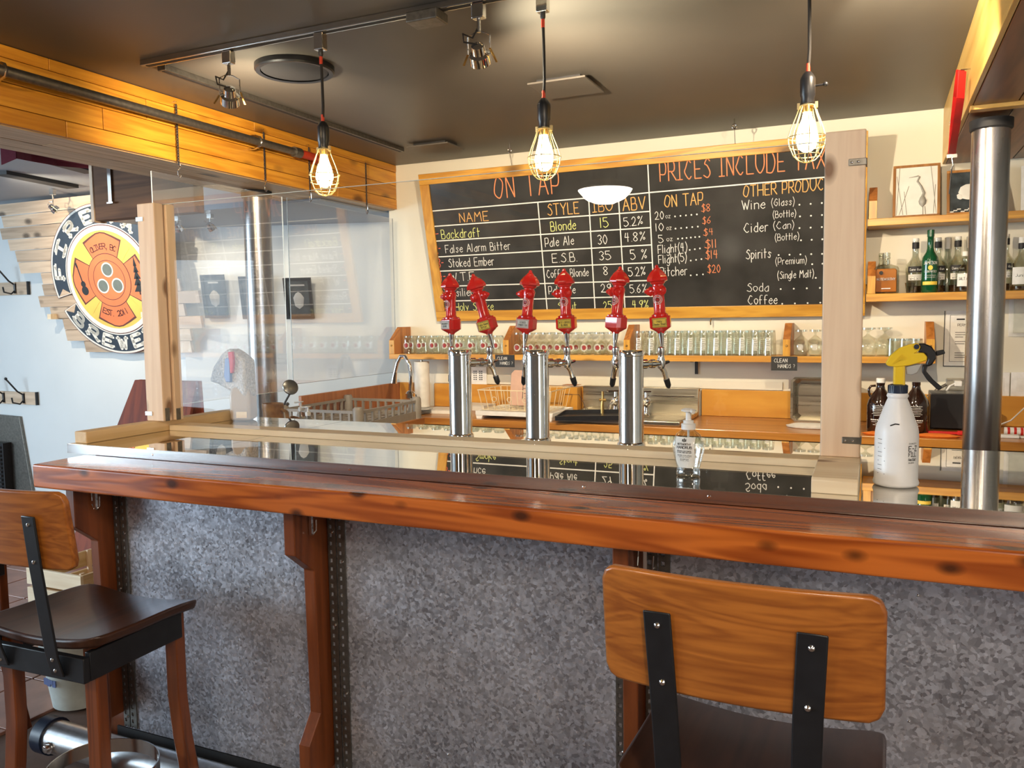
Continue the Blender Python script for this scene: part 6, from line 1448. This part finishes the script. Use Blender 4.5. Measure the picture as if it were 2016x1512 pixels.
# ================================================================== stools
def stool(loc, rot, lab):
    t = thing('bar_stool', lab, 'bar stool', loc, rot)
    SZ_ = .668
    # saddle seat as a curved grid with thickness
    nx, ny = 16, 14; W2, D2 = .212, .185; b = B(); top = []; bot = []
    for j in range(ny+1):
        for i in range(nx+1):
            u = i/nx*2-1; v = j/ny*2-1; r = .22
            uu, vv = u, v
            ax, ay = abs(u), abs(v)
            if ax > 1-r and ay > 1-r:
                dx_, dy_ = (ax-(1-r))/r, (ay-(1-r))/r; m_ = max(dx_, dy_); l = sqrt(dx_*dx_+dy_*dy_) or 1
                uu = math.copysign(1-r+dx_/l*m_*r, u); vv = math.copysign(1-r+dy_/l*m_*r, v)
            z = SZ_+.022*(u*u)-.006+.006*max(0, -v)**2-.012*max(0, v)**3
            top.append((uu*W2, vv*D2, z)); bot.append((uu*W2*.97, vv*D2*.97, z-.028))
    n = (nx+1)*(ny+1); q = lambda i, j: j*(nx+1)+i
    fs = [(q(i, j), q(i+1, j), q(i+1, j+1), q(i, j+1)) for j in range(ny) for i in range(nx)]+[(n+q(i, j), n+q(i, j+1), n+q(i+1, j+1), n+q(i+1, j)) for j in range(ny) for i in range(nx)]
    edge = [q(i, 0) for i in range(nx)]+[q(nx, j) for j in range(ny)]+[q(i, ny) for i in range(nx, 0, -1)]+[q(0, j) for j in range(ny, 0, -1)]
    fs += [(a, n+a, n+c, c) for a, c in zip(edge, edge[1:]+edge[:1])]
    b.add(top+bot, fs); build('seat', b, 'stool_seat', t, bevel=.008, seg=3, smooth=60)
    ap = B().box(-.180, .180, -.190, -.172, SZ_-.095, SZ_-.032).box(-.165, .165, .132, .150, SZ_-.095, SZ_-.036).box(-.180, -.163, -.171, .131, SZ_-.095, SZ_-.022).box(.163, .180, -.171, .131, SZ_-.095, SZ_-.022)
    build('apron', ap, 'black_steel', t, bevel=.002)
    for sx_ in (-1, 1):
        for sy_ in (-1, 1):
            pf = [(.150, .132, .60), (.150, .132, .50), (.150, .132, .40), (.156, .138, .28), (.176, .144, .14), (.200, .150, 0)]
            lg = B(); prev = None; vs = []; 
            for (x, y, z) in [(.150, .132, .648)]+pf:
                hwx, hwy = .021, .017
                for a_, c_ in ((-1, -1), (1, -1), (1, 1), (-1, 1)): vs.append((sx_*x+a_*hwx, sy_*y+c_*hwy, z))
            m_ = len(pf)+1; fs = [(k*4+j, k*4+(j+1) % 4, (k+1)*4+(j+1) % 4, (k+1)*4+j) for k in range(m_-1) for j in range(4)]+[(3, 2, 1, 0), tuple((m_-1)*4+j for j in range(4))]
            lg.add(vs, fs); build('leg', lg, 'stool_leg', t, bevel=.003)
    rg = B(); R0 = .150; z = .215; seg = 40; vs = []; fs = []
    for k in range(seg):
        a = 2*pi*k/seg
        for r, zz_ in ((R0-.003, z-.020), (R0, z-.020), (R0, z+.020), (R0-.003, z+.020)): vs.append((r*cos(a)*1.02, r*sin(a)*.92, zz_))
    for k in range(seg):
        for j in range(4): fs.append((k*4+j, k*4+(j+1) % 4, ((k+1) % seg)*4+(j+1) % 4, ((k+1) % seg)*4+j))
    rg.add(vs, fs); build('foot_ring', rg, 'chrome_w', t)
    # curved backrest
    nx, nz = 20, 8; BW, BH = .207, .194; zc = .965; vs = []; 
    def bk(u, v, off):
        r = .25; ax, ay = abs(u), abs(v)
        if ax > 1-r*.45 and ay > 1-r:
            dx_, dy_ = (ax-(1-r*.45))/(r*.45), (ay-(1-r))/r; m_ = max(dx_, dy_); l = sqrt(dx_*dx_+dy_*dy_) or 1
            u = math.copysign(1-r*.45+dx_/l*m_*r*.45, u); v = math.copysign(1-r+dy_/l*m_*r, v)
        x = u*BW; zz_ = zc+v*BH/2; y = -.231-(v*BH/2)*.13+.024*(u*u)-.024+off
        return (x, y, zz_)
    for off in (0, .018):
        for j in range(nz+1):
            for i in range(nx+1): vs.append(bk(i/nx*2-1, j/nz*2-1, off))
    n = (nx+1)*(nz+1)
    fs = [(q2(i, j, nx), q2(i+1, j, nx), q2(i+1, j+1, nx), q2(i, j+1, nx)) for j in range(nz) for i in range(nx)]+[(n+q2(i, j, nx), n+q2(i, j+1, nx), n+q2(i+1, j+1, nx), n+q2(i+1, j, nx)) for j in range(nz) for i in range(nx)]
    edge = [q2(i, 0, nx) for i in range(nx)]+[q2(nx, j, nx) for j in range(nz)]+[q2(i, nz, nx) for i in range(nx, 0, -1)]+[q2(0, j, nx) for j in range(nz, 0, -1)]
    fs += [(a, n+a, n+c, c) for a, c in zip(edge, edge[1:]+edge[:1])]
    build('backrest', B().add(vs, fs), 'stool_back', t, bevel=.005, seg=3, smooth=60)
    for s in (-1, 1):
        a = Vector((s*.112, -.2575, 1.004)); c = Vector((s*.106, -.2400, .870)); d = Vector((s*.100, -.207, .640)); e_ = Vector((s*.098, -.192, .585))
        bs = B()
        w_ = .0215
        def seg_(P): 
            vs = []; 
            for k, p_ in enumerate(P):
                y_n = Vector((0, 1, 0)); 
                for i_, j_ in ((-1, 0), (1, 0), (1, 1), (-1, 1)): vs.append((p_.x+i_*w_, p_.y+j_*.006-.006, p_.z-j_*.0015))
            m_ = len(P)
            return bs.add(vs, [(k*4+j, k*4+(j+1) % 4, (k+1)*4+(j+1) % 4, (k+1)*4+j) for k in range(m_-1) for j in range(4)]+[(3, 2, 1, 0), tuple((m_-1)*4+j for j in range(4))])
        seg_([a, c, d, e_]); br = build('back_bar', bs, 'black_steel', t, bevel=.005, seg=3)
        for p_ in (a+Vector((-s*.001, 0, -.022)), c+Vector((0, -.0, .018)), d+Vector((0, 0, -.008)), e_+Vector((0, 0, .016))):
            fr_ = (p_.z-c.z)/(a.z-c.z) if p_.z > c.z else None
            y_ = c.y+(a.y-c.y)*fr_ if fr_ is not None else (d.y+(e_.y-d.y)*((p_.z-d.z)/(e_.z-d.z)))
            build('bolt', B().lathe([(.005, 0), (.0045, .002), (.002, .0038)], 10, (p_.x, y_-.006, p_.z), Matrix.Rotation(pi/2, 3, 'X')), 'chrome', br)
    return t
def q2(i, j, nx): return j*(nx+1)+i
s1 = stool((-1.940, 1.515, 0), radians(2), 'bar stool with dark saddle seat at the end of the bar, seat fully visible')
s2 = tree_copy(s1, (-.182, 1.452, 0), radians(-1), 'bar stool seen from behind with orange curved backrest, below the sanitizer bottle')
p = OZ(33, 1445, 0)
s3 = tree_copy(s1, (p.x-.19, p.y-.14, 0), radians(8), 'bar stool past the bar end, only its splayed wooden leg showing')
for o in bpy.data.objects:
    if o.type == 'MESH' and o.parent is None and 'label' not in o.keys() and o.get('kind') is None: print('UNTAGGED', o.name)
